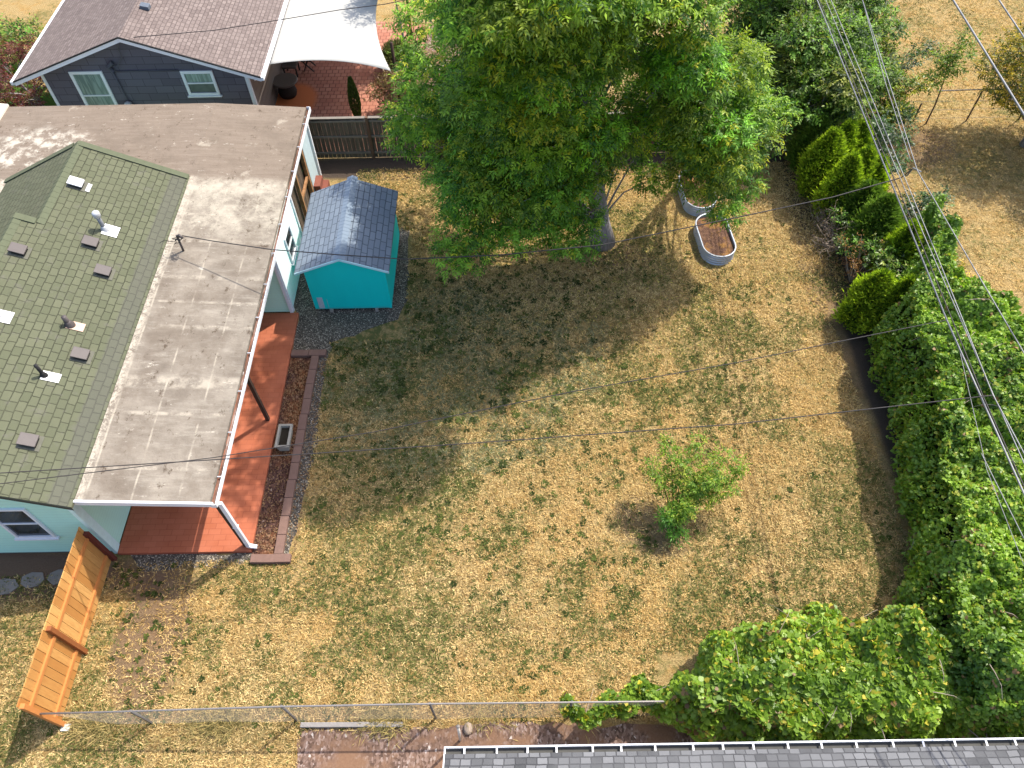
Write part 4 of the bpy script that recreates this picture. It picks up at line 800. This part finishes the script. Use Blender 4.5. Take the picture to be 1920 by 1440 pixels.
for a in ((10.1, 20.0, 2.4, .50, 'arborvitae with its foot farthest left in the row, below the dark small tree'), (10.1, 21.3, 2.0, .50, 'darkest arborvitae, topmost of the row beside the board fence', 1), (10.75, 20.5, 2.3, .46, 'tall bright arborvitae second from the top of the row'), (11.25, 20.7, 2.2, .45, 'bright pointed arborvitae farthest right at the top of the row'),
          (10.4, 18.9, 2.3, .48, 'bushy arborvitae at the left front of the upper row'), (10.95, 19.2, 2.3, .46, 'arborvitae in the middle of the upper row crossed by the service cable'), (11.5, 19.3, 1.9, .42, 'arborvitae under the cables at the right of the upper row'), (10.9, 18.2, 1.8, .6, 'low spreading arborvitae below the upper row', 1),
          (11.0, 17.1, 2.2, .55, 'lone round dark arborvitae right of the dead shrub', 1), (11.4, 16.1, 2.1, .46, 'pointed arborvitae leaning from the orange dead foliage'),
          (10.15, 14.4, 1.9, .46, 'left arborvitae of the pair rising from the bramble'), (10.65, 14.0, 2.1, .46, 'right arborvitae of the pair rising from the bramble'), (9.85, 14.3, 1.0, .35, 'small yellow green arborvitae at the lawn edge below the pair'), (12.0, 12.6, 1.9, .35, 'slim arborvitae swallowed by the bramble under the cables')):
    conifer(*a)
sprawl('leafy_shrub', (10.7, 17.5), [(10.4, 17.9, .9), (11.3, 17.8, 1.2), (10.6, 16.8, 1.0), (11.2, 16.6, 1.1), (10.3, 16.6, .8), (10.7, 15.6, 1.2), (11.0, 15.2, 1.2)], 'low mid green leafy shrub filling the gap between the conifers and the bramble', gb, 110)
# dead shrubs
def dead(x, y, label, col, n=26, h=1.2, leaves=120, lc=((.20, .10, .05), (.42, .24, .12))):
    t = thing('dead_shrub', (x, y, 0), label, 'dead shrub', 'dead shrubs between the conifers'); m = MB(); P0 = []
    for i in range(n):
        d = rdir(1)[0]; d[2] = abs(d[2]) + .5; d = d / np.linalg.norm(d); L_ = h * random.uniform(.5, 1.1); p = Vector((x, y, 0)); q = [p]
        for k in range(5): q.append(q[-1] + Vector(d) * L_ / 5 + Vector(rdir(1)[0]) * .06)
        m.tube(q, [.014, .012, .010, .007, .005, .003], 4); P0.append(q[-1])
        for b in range(4):
            s = q[random.randint(2, 5)]; e = s + Vector(rdir(1)[0]) * .25; m.tube([s, e], [.005, .002], 3); P0.append(e)
    m.build('twigs', DEADTWIG, t); P0 = np.array([tuple(p) for p in P0]); k = rng.integers(0, len(P0), leaves * 8); P = P0[k] + rng.normal(size=(leaves * 8, 3)) * .06
    C = mixc(lc[0], lc[1], rng.random(len(P))); leaf_mesh('dry_leaves', P, rdir(len(P)), rdir(len(P)), .06, .03, C, CONI, t)
dead(10.15, 17.4, 'bare brown dead shrub left of the lone dark conifer', 0, 40, 1.3, 120, ((.18, .13, .10), (.36, .28, .22)))
dead(10.3, 16.0, 'orange brown dying shrub on leaning bare stems above the bramble', 0, 18, 1.3, 120, ((.30, .13, .05), (.50, .28, .12)))
dead(10.9, 16.2, 'reddish brown dried shrub beside the leaning pointed conifer', 0, 16, 1.3, 90, ((.25, .11, .05), (.42, .22, .11)))
dead(10.1, 18.3, 'thin grey twiggy shrub at the foot of the upper conifer row', 0, 22, .8, 60, ((.18, .13, .10), (.36, .28, .22)))

# --- bramble hedge and vines : dense masses of leaves nobody could count
def hedge(name, inside, hf, box, n, label, ca, cb, yel, yf, size, core_mat, tmpl=ROUND, tri=3, lump=.55, zl=.2, mat=BRAM):
    x0, x1, y0, y1 = box
    # dark woody core as a real lumpy volume
    st = .22; nx = int((x1 - x0) / st) + 1; ny = int((y1 - y0) / st) + 1; m = MB(); idx = {}
    for i in range(nx):
        for j in range(ny):
            x = x0 + i * st; y = y0 + j * st
            if inside(x, y) > .18: idx[(i, j)] = len(m.v); m.v.append((x, y, max(.02, float(hf(np.array([x]), np.array([y]))[0]) * min(1, inside(x, y) * 1.3) - .30)))
    top = dict(idx)
    for (i, j), a in list(top.items()):
        if (i + 1, j) in top and (i, j + 1) in top and (i + 1, j + 1) in top: m.f.append((a, top[(i + 1, j)], top[(i + 1, j + 1)], top[(i, j + 1)]))
    t = thing(name, ((x0 + x1) / 2, (y0 + y1) / 2, 0), label, 'hedge'); me = bpy.data.meshes.new('stem_thicket'); me.from_pydata(m.v, [], m.f); me.materials.append(core_mat)
    o = bpy.data.objects.new('stem_thicket', me); COL.objects.link(o); adopt(o, t); o['kind'] = 'stuff'; s = o.modifiers.new('s', 'SOLIDIFY'); s.thickness = .25; s.offset = -1
    xs = rng.uniform(x0, x1, n * 3); ys = rng.uniform(y0, y1, n * 3); ins = np.array([inside(a, b) for a, b in zip(xs, ys)]); k = ins > 0; xs, ys, ins = xs[k][:n], ys[k][:n], ins[k][:n]
    H = hf(xs, ys) * np.minimum(1, .55 + ins * 1.1); e = .12
    gx_ = (hf(xs + e, ys) - hf(xs - e, ys)) / (2 * e); gy_ = (hf(xs, ys + e) - hf(xs, ys - e)) / (2 * e)
    edge = ins < .35; zl = np.where(xs < 3.0, .85, zl) if name == 'vine_thicket' else zl; z = H + .08 - .45 * rng.random(len(xs)) ** 1.6; z = np.where(edge, zl + (H - zl) * rng.random(len(xs)) ** .7, z)
    nrm = unit(np.stack([-gx_, -gy_, np.ones(len(xs))], 1) + .75 * rng.normal(size=(len(xs), 3)))
    cl = lat(xs, ys, 1.3, 5) * .5 + lat(xs, ys, 3.1, 6) * .3 + rng.random(len(xs)) * .35; cc = mixc(ca, cb, np.clip(cl, 0, 1.1) ** 1.2)
    yy = rng.random(len(xs)) < yf * (.3 + 1.7 * lat(xs, ys, .6, 9)); cc[yy] = np.asarray(yel) * (.7 + .5 * rng.random((yy.sum(), 1)))
    bb = rng.random(len(xs)) < .012 + .08 * (lat(xs, ys, 1.7, 77) > .8); cc[bb] = np.array([.26, .16, .07]) * (.6 + .8 * rng.random((bb.sum(), 1)))
    P0 = np.stack([xs, ys, np.maximum(z, .05)], 1); rd = rdir(len(xs)); D0 = unit(rd - nrm * np.sum(rd * nrm, 1)[:, None]); S0 = np.cross(nrm, D0)
    P = []; D = []; N = []; C = []
    for q in range(tri):
        a = (q - (tri - 1) / 2) * 1.25; dd = D0 * math.cos(a) + S0 * math.sin(a); P.append(P0 + dd * size * .12); D.append(dd - nrm * .15); N.append(unit(nrm + .22 * rng.normal(size=nrm.shape))); C.append(cc * (.9 + .2 * rng.random((len(xs), 1))))
    P, D, N, C = map(np.concatenate, (P, D, N, C)); L = size * (.55 + .9 * rng.random(len(P)) ** 1.5)
    lo = leaf_mesh('leaf_canopy', P, D, N, L, L * .82, C, mat, t, tmpl, .2); lo['kind'] = 'stuff'
    # arching canes
    m = MB()
    for i in range(50):
        kk = rng.integers(0, len(xs)); a = rng.random() * 6.28; p = Vector((xs[kk], ys[kk], max(.1, z[kk]))); d = Vector((math.cos(a), math.sin(a), .35)) * .28
        m.tube([p, p + d, p + d * 1.8 + Vector((0, 0, -.05)), p + d * 2.5 + Vector((0, 0, -.25))], [.008, .007, .005, .003], 3)
    cn = m.build('canes', DEADTWIG, t); cn['kind'] = 'stuff'
    return t
XL = [(3.0, 8.3), (4.6, 8.2), (5.6, 8.55), (6.6, 8.75), (7.6, 8.95), (9, 9.45), (10, 9.6), (11, 9.55), (12.2, 9.6), (13.2, 9.9), (13.8, 10.5), (14.6, 10.9), (15.3, 11.1), (17.2, 11.9)]
XR = [(3.0, 13.5), (7.5, 13.6), (10, 13.0), (11, 12.7), (12.5, 13.1), (13.4, 13.4), (14.2, 12.6), (15.3, 12.4), (17.2, 12.9)]
def interp(T, y): return float(np.interp(y, [a for a, b in T], [b for a, b in T]))
WY = np.arange(0, 20, .1); WV = .8 * (lat(WY + 3, WY * 0 + 2.0, .8, 91) - .5) + .45 * (lat(WY, WY * 0 + 5.0, 2.3, 92) - .5)
def in_br(x, y):
    if y < 2.85 or y > 17.2: return -1
    wob = float(np.interp(y, WY, WV)); return min(x - interp(XL, y) - wob * .8, interp(XR, y) + wob - x, 17.2 - y, (y - 2.8) * 1.0)
def h_br(x, y): return 1.45 + .75 * lat(x, y, .55, 1) + .75 * lat(x, y, 1.5, 2) + .45 * lat(x, y, 3.6, 3) + .2 * lat(x, y, 7.3, 4) - .1 * np.clip((8.5 - y) * .3, -1, 1) - .10 * np.clip(x - 10.5, 0, 3) * (y < 8) + np.clip((y - 12) * -.12, -.5, 0)
core = flat('dark_thicket_core', (.022, .028, .012), .98, .02, .4, 12)
hedge('bramble_hedge', in_br, h_br, (7.8, 14.0, 2.8, 17.3), 110000, 'tall dense bramble hedge filling the right boundary under the power lines', (.045, .12, .015), (.34, .52, .06), (.42, .46, .06), .08, .066, core)
def in_vn(x, y):
    t_ = (x - .9) / 8.0; up = 3.78 + 1.55 * max(0, min(1, (x - 2.6) / 2.6)) ** .8 if x > 2.6 else 3.70 + .12 * (x - .9); lo_ = 3.62 - .85 * max(0, min(1, (x - 2.9) / 1.5)) if x > 1 else 3.6
    w_ = .20 * math.sin(x * 3.3) + .13 * math.sin(x * 8.1); up -= max(0, x - 7.6) * .35; return min(x - .9, 9.9 - x, (up + w_ - y) * 1.0 + (.07 if x < 3 else 0), y - lo_ - w_ * .6 + (.07 if x < 3 else 0)) if x < 9.9 else -1
def h_vn(x, y): return np.where(x < 2.9, 1.25, 1.25 + .35 * lat(x, y, .8, 11) + .35 * lat(x, y, 2.3, 12)) + .25 * lat(x, y, 4.5, 13) + .25 * np.clip((x - 3) * .4, 0, 1)
hedge('vine_thicket', in_vn, h_vn, (.8, 9.95, 2.5, 6.0), 60000, 'yellow green large leaved vine thicket smothering the wire fence above the charcoal roof', (.05, .13, .014), (.34, .50, .055), (.55, .48, .06), .11, .10, core, zl=.4)
# --- neighbours' garden plants
rm = lambda: tinter((.06, .012, .012), (.26, .075, .055), (.24, .22, .06), .10)
tree('red_maple', (-17.6, 25.6), 'dark red japanese maple beside the grey house at the left edge', 'tree', shell_clumps((-18.1, 25.6, 1.3), (1.6, 1.7, 1.0), 26, .4, .65, rm, .3), 260, trunk_r=.08, leafargs=dict(leaflets=5, llen=.10, lwid=.035, sp=.18, droop=.3, shell=.3))
tree('green_shrub', (-20.2, 28.0), 'light green bush above the red maple at the left edge', 'shrub', shell_clumps((-20.2, 28.4, .8), (1.5, 1.3, .7), 14, .45, .7, gb, .2), 240, trunk_r=.06, leafargs=A2)
tree('patio_tree', (-4.0, 28.4), 'small olive tree overlapping the far corner of the cream sail', 'tree', shell_clumps((-4.1, 28.7, 3.4), (.9, .8, .8), 10, .4, .6, gd, 2), 240, trunk_r=.07, leafargs=A2)
t = thing('narrow_cypress', (-5.55, 24.3, 0), 'narrow columnar green plant in front of the neighbour patio by the board fence', 'shrub'); n = 2600; u = rng.random(n); a = rng.random(n) * 6.28; rr = .15 * np.sin(np.clip(u * 3.0 + .15, 0, 3.1)) + .02
P = np.stack([-5.55 + np.cos(a) * rr, 24.3 + np.sin(a) * rr, .1 + u * 1.75], 1); leaf_mesh('foliage', P, unit(np.stack([np.cos(a) * .4, np.sin(a) * .4, np.ones(n)], 1)), rdir(n), .12, .04, mixc((.03, .06, .015), (.12, .18, .04), rng.random(n)), CONI, t); MB().tube([(-5.55, 24.3, 0), (-5.55, 24.3, 1.5)], .03, 5).build('trunk', TWIG, t)
t = thing('potted_shrub', (-4.3, 27.7, 0), 'olive feathery shrub in a dark round pot at the patio edge', 'potted plant'); MB().lathe([(.25, .02), (.34, .3), (.37, .38), (.33, .38), (.3, .3)], -4.3, 27.7, 18).build('pot', DT, t, True)
n = 5200; a = rng.random(n) * 6.28; e = rng.random(n) * 1.3; D = np.stack([np.cos(a) * np.cos(e), np.sin(a) * np.cos(e), np.sin(e)], 1); P = np.array([-4.3, 27.7, .4]) + D * (.25 + .5 * rng.random((n, 1))); leaf_mesh('foliage', P, D, rdir(n), .16, .03, mixc((.08, .10, .03), (.30, .32, .12), rng.random(n)), CONI, t)
sprawl('patio_sapling', (-4.35, 24.9), [(-4.7, 25.3, 1.1), (-4.9, 24.7, .9), (-4.1, 25.4, 1.4), (-4.3, 24.8, 1.6)], 'reddish sparse young shrub behind the board fence on the neighbour patio', lambda: tinter((.12, .06, .03), (.26, .22, .08)), 40, 'shrub', .22)
sprawl('patio_sapling', (-3.7, 26.4), [(-3.9, 26.9, 1.2), (-3.4, 26.9, 1.4), (-3.8, 26.2, 1.0), (-3.3, 26.2, 1.3)], 'bright green young shrub beside the near sail pole', lambda: tinter((.05, .13, .015), (.2, .34, .05)), 90, 'shrub', .25)

# --- lawn: dry blades and weed rosettes
def lawn_ok(x, y):
    k = ~((x < -5.3) & (y > 7.3)) & ~((x < -9.6) & (y > 7.0)) & ~((x > 9.35) & (y < 15.2)) & ~((x > 8.3) & (y < 6.2)) & ~((x > 3) & (y < 5.0)) & ~((x > -1.5) & (y < 3.6)) & ~((x > -4.6) & (y < 3.5)) & ~((x < -3.2) & (y > 14.0) & (y < 18.6)) & ~((y > 21.7) & (x < 10.2)) & ~(((x - 6.4) / .75) ** 2 + ((y - 17.8) / 1.15) ** 4 < 1) & ~(((x - 6.2) / .75) ** 2 + ((y - 20) / 1.15) ** 4 < 1)
    return k
def grass(name, box, n, label):
    x = rng.uniform(box[0], box[1], n); y = rng.uniform(box[2], box[3], n); dens = .45 * lat(x, y, 1.1, 21) + .35 * lat(x, y, 3.7, 22) + .2 * lat(x, y, 9, 23)
    bare = np.exp(-(((x + 8.5) / .9) ** 2 + ((y - 5.6) / 1.6) ** 2)) + np.exp(-(((x - 3.4) / .9) ** 2 + ((y - 7.9) / .7) ** 2)) + .8 * np.exp(-(((x + 9.0) / 1.2) ** 2 + ((y - 7.1) / .5) ** 2)); k = lawn_ok(x, y) & (rng.random(n) < (.25 + 1.1 * dens) * (1 - .8 * np.clip(bare * (.6 + dens), 0, 1))); x, y, dens = x[k], y[k], dens[k]; m_ = len(x)
    reg = .55 * lat(x, y, .33, 31) + .45 * lat(x, y, 1.6, 32); gshare = np.clip((reg - .47) * 3.2, .05, .7)
    gs = rng.random(m_) < gshare; base = mixc((.22, .14, .05), (.88, .68, .34), rng.random(m_)); och = lat(x, y, .5, 33)[:, None]; base = base * (1 - .5 * och) + np.array([.56, .34, .10]) * .5 * och
    gc = mixc((.07, .085, .025), (.20, .22, .07), rng.random(m_)); base[gs] = gc[gs]
    mo = np.exp(-(((x + 1.4) / 4.2) ** 2 + ((y - 12.8) / 3.4) ** 2)) * (.45 + lat(x, y, .7, 53) + .5 * lat(x, y, 2.3, 54)) * (lat(x, y, 2.1, 51) * .6 + lat(x, y, 5.3, 52) * .5 > .45) * (rng.random(m_) < .55); mc = mixc((.12, .13, .06), (.36, .35, .19), rng.random(m_)); base[mo > .5] = mc[mo > .5]
    P = []; D = []; N = []; C = []; 
    for q in range(3):
        a = rng.random(m_) * 6.283; el = rng.random(m_) * .9 + .1; P.append(np.stack([x + .02 * rng.normal(size=m_), y + .02 * rng.normal(size=m_), np.full(m_, .006)], 1)); D.append(np.stack([np.cos(a) * np.cos(el), np.sin(a) * np.cos(el), np.sin(el)], 1)); N.append(np.tile([0, 0, 1.0], (m_, 1)) + .5 * rdir(m_)); C.append(base * (.8 + .4 * rng.random((m_, 1))))
    P, D, N, C = map(np.concatenate, (P, D, N, C)); o = leaf_mesh(name, P, D, N, .05 + .075 * rng.random(len(P)), .016, C, GRASS, None, NARROW, 0); tag(o, label, 'grass', None, 'stuff')
grass('dry_grass', (-13, 10.2, 2.3, 22), 270000, 'short dry straw coloured lawn grass with green tufts')
grass('field_grass', (11, 26, 11, 33), 60000, 'dry straw coloured grass of the field beyond the hedge')
x = rng.uniform(-10, 9, 30000); y = rng.uniform(2.5, 21, 30000); sh_ = np.exp(-(((x + .8) / 4.5) ** 2 + ((y - 12.8) / 4) ** 2)); dn = lat(x, y, .9, 41) * .6 + lat(x, y, 2.9, 42) * .4
k = lawn_ok(x, y) & (rng.random(30000) < np.clip((dn - .46) * 1.2, 0, .3) + .22 * sh_ * (dn > .3)); x, y = x[k], y[k]; m_ = len(x)
P = []; D = []; N = []; C = []; rs = .03 + (.05 + .05 * sh_[k]) * rng.random(m_) ** 1.7; bc = mixc((.03, .045, .014), (.10, .125, .03), rng.random(m_))
for q in range(14):
    a = rng.random(m_) * 6.283; el = .15 + .5 * rng.random(m_); P.append(np.stack([x + np.cos(a) * rs * .15, y + np.sin(a) * rs * .15, np.full(m_, .015)], 1)); D.append(np.stack([np.cos(a), np.sin(a), np.sin(el)], 1)); N.append(np.tile([0, 0, 1.0], (m_, 1)) + .2 * rdir(m_)); C.append(bc * (.8 + .4 * rng.random((m_, 1))))
P, D, N, C = map(np.concatenate, (P, D, N, C)); L = np.tile(rs, 14) * (.7 + .6 * rng.random(len(P))); o = leaf_mesh('lawn_weeds', P, D, N, L, L * .5, C, GRASS, None, ROUND, .1); tag(o, 'small dark green weed rosettes scattered over the dry lawn', 'weeds', None, 'stuff')

def strew(name, x, y, ln, wd, up, c0, c1, label, cat, z=.01, tm=NARROW):
    m_ = len(x); a = rng.random(m_) * 6.283; el = up * (.3 + .9 * rng.random(m_)); P = np.stack([x, y, np.full(m_, z)], 1); D = np.stack([np.cos(a) * np.cos(el), np.sin(a) * np.cos(el), np.sin(el)], 1)
    o = leaf_mesh(name, P, D, np.tile([0, 0, 1.0], (m_, 1)) + .4 * rdir(m_), ln * (.5 + rng.random(m_)), wd, mixc(c0, c1, rng.random(m_)), GRASS, None, tm, .1); tag(o, label, cat, None, 'stuff')
x = rng.uniform(-9.4, 1.5, 22000); y = 3.68 + rng.normal(size=22000) * .16; k = rng.random(22000) < np.clip(lat(x, y, 1.1, 61) * .9 - .38, 0, 1); strew('tall_fence_grass', x[k], y[k], .26, .014, 1.0, (.14, .14, .05), (.62, .47, .20), 'long dry grass growing up along the foot of the wire fence', 'grass')
x = 2.4 + rng.normal(size=5200) * 3.2; y = 17.0 + rng.normal(size=5200) * 2.2; k = (y < 21.5) & (x > -3) & (x < 9.2); strew('fallen_leaves', x[k], y[k], .08, .035, .2, (.22, .15, .06), (.62, .50, .14), 'small yellow and brown fallen leaves littering the grass below the ash trees', 'leaves', .02)
x = np.concatenate([rng.uniform(-6.35, -5.8, 900), rng.uniform(-5.6, -5.3, 500)]); y = rng.uniform(7.5, 13.3, 1400); strew('leaf_litter', x, y, .05, .03, .3, (.10, .05, .03), (.34, .22, .12), 'brown leaf litter scattered along the mulch bed', 'leaves', .05)

# ================================================================== CABLES
def at(px, py, z):
    d = Vector([CR[0][i] * (px - 960) / FPX + CR[1][i] * (py - 720) / FPX + CR[2][i] for i in range(3)]); return Vector((0, 0, CAMZ)) + d * ((z - CAMZ) / d.z)
CAB = flat('aluminium_cable', (.22, .225, .235), .55, .5, .3, 3, .3); CABD = flat('black_service_cable', (.045, .04, .04), .6, .3, .2, 3)
def cable(ends, z, r, label, mt=CAB, ext=1, sag=.0, name='power_line', grp='power lines over the bramble hedge'):
    p = [at(a, b, zz) for (a, b), zz in zip(ends, z)] if isinstance(z, (list, tuple)) else [at(a, b, z) for a, b in ends]
    if ext:
        p.insert(0, p[0] + (p[0] - p[1]).normalized() * 14); p.append(p[-1] + (p[-1] - p[-2]).normalized() * 14)
    q = []
    for a, b in zip(p, p[1:]):
        for i in range(10): u = i / 10; v = a.lerp(b, u); v.z -= sag * 4 * u * (1 - u); q.append(v)
    q.append(p[-1]); o = MB().tube(q, r, 6).build(name, mt, None, True); return tag(o, label, 'cable', grp)
cable([(1532, 0), (1727, 480), (1775, 600), (1920, 926)], 5.3, .018, 'thickest twisted pale power cable over the hedge, leftmost at the top edge')
cable([(1536, 0), (1737, 480), (1843, 743), (1920, 912)], 5.15, .012, 'thin dark cable running tight beside the thickest twisted cable', CABD)
cable([(1548, 0), (1732, 440), (1862, 739), (1920, 868)], 5.6, .010, 'pale power line just right of the thickest cable at the top edge')
cable([(1558, 0), (1757, 480), (1862, 741), (1920, 850)], 5.8, .011, 'power line third from the left at the top edge')
cable([(1600, -60), (1660, 155), (1707, 300)], 5.5, .009, 'short thin wire ending at the junction above the dry field', CAB, 0)
cable([(1617, 0), (1720, 320), (1813, 480), (1920, 662)], 6.2, .011, 'single pale wire crossing the dry field edge right of the conifers')
cable([(1787, 0), (1920, 215)], 8.5, .020, 'thick white power line crossing the top right corner')
cable([(1873, 0), (1920, 70)], 8.5, .016, 'white power line cut off in the extreme top right corner')
cable([(1840, 850), (1880, 930), (1920, 1010)], 4.6, .009, 'thin low wire over the bramble near the right edge', CAB, 0)
cable([(1760, 560), (1800, 660), (1850, 880), (1920, 1060)], 4.2, .006, 'faint lowest wire hanging over the bramble left of the main cables', CAB, 0)
SG = 'service cables crossing the lawn to the houses'
cable([(1712, 315), (1690, 333), (1560, 370), (1380, 408), (1130, 459), (940, 478), (760, 486), (640, 478), (510, 468), (400, 452), (342, 442)], [5.9, 5.6, 5.4, 5.1, 4.7, 4.4, 4.1, 3.85, 3.6, 3.35, 3.25], .013, 'twisted dark service cable from the junction to the mast on the flat roof', CABD, 0, 0, 'service_cable', SG)
cable([(1775, 600), (1590, 637), (1380, 680), (1080, 733), (700, 810), (400, 858), (0, 907), (-300, 945)], [5.3, 5.1, 4.9, 4.6, 4.2, 4.0, 3.9, 3.9], .009, 'thin service wire crossing the middle of the lawn below the shed', CABD, 0, 0, 'service_cable', SG)
cable([(1862, 741), (1620, 768), (1380, 795), (870, 832), (560, 852), (400, 862), (0, 887), (-300, 905)], [5.6, 5.3, 5.0, 4.5, 4.2, 4.1, 4.0, 4.0], .010, 'lowest service wire crossing the lawn towards the porch roof', CABD, 0, 0, 'service_cable', SG)
cable([(250, 70), (400, 57), (520, 38), (640, 18), (720, 8), (900, -30)], [4.2, 4.25, 4.3, 4.4, 4.5, 4.8], .013, 'dark service cable reaching the gable of the grey house over the cream sail', CABD, 0, 0, 'service_cable', SG)
cable([(1700, 330), (1712, 315), (1726, 322)], [5.6, 5.9, 6.15], .02, 'pale splice connector where the service cable joins the wire over the field', CAB, 0, 0, 'splice_connector', 'wire fittings')
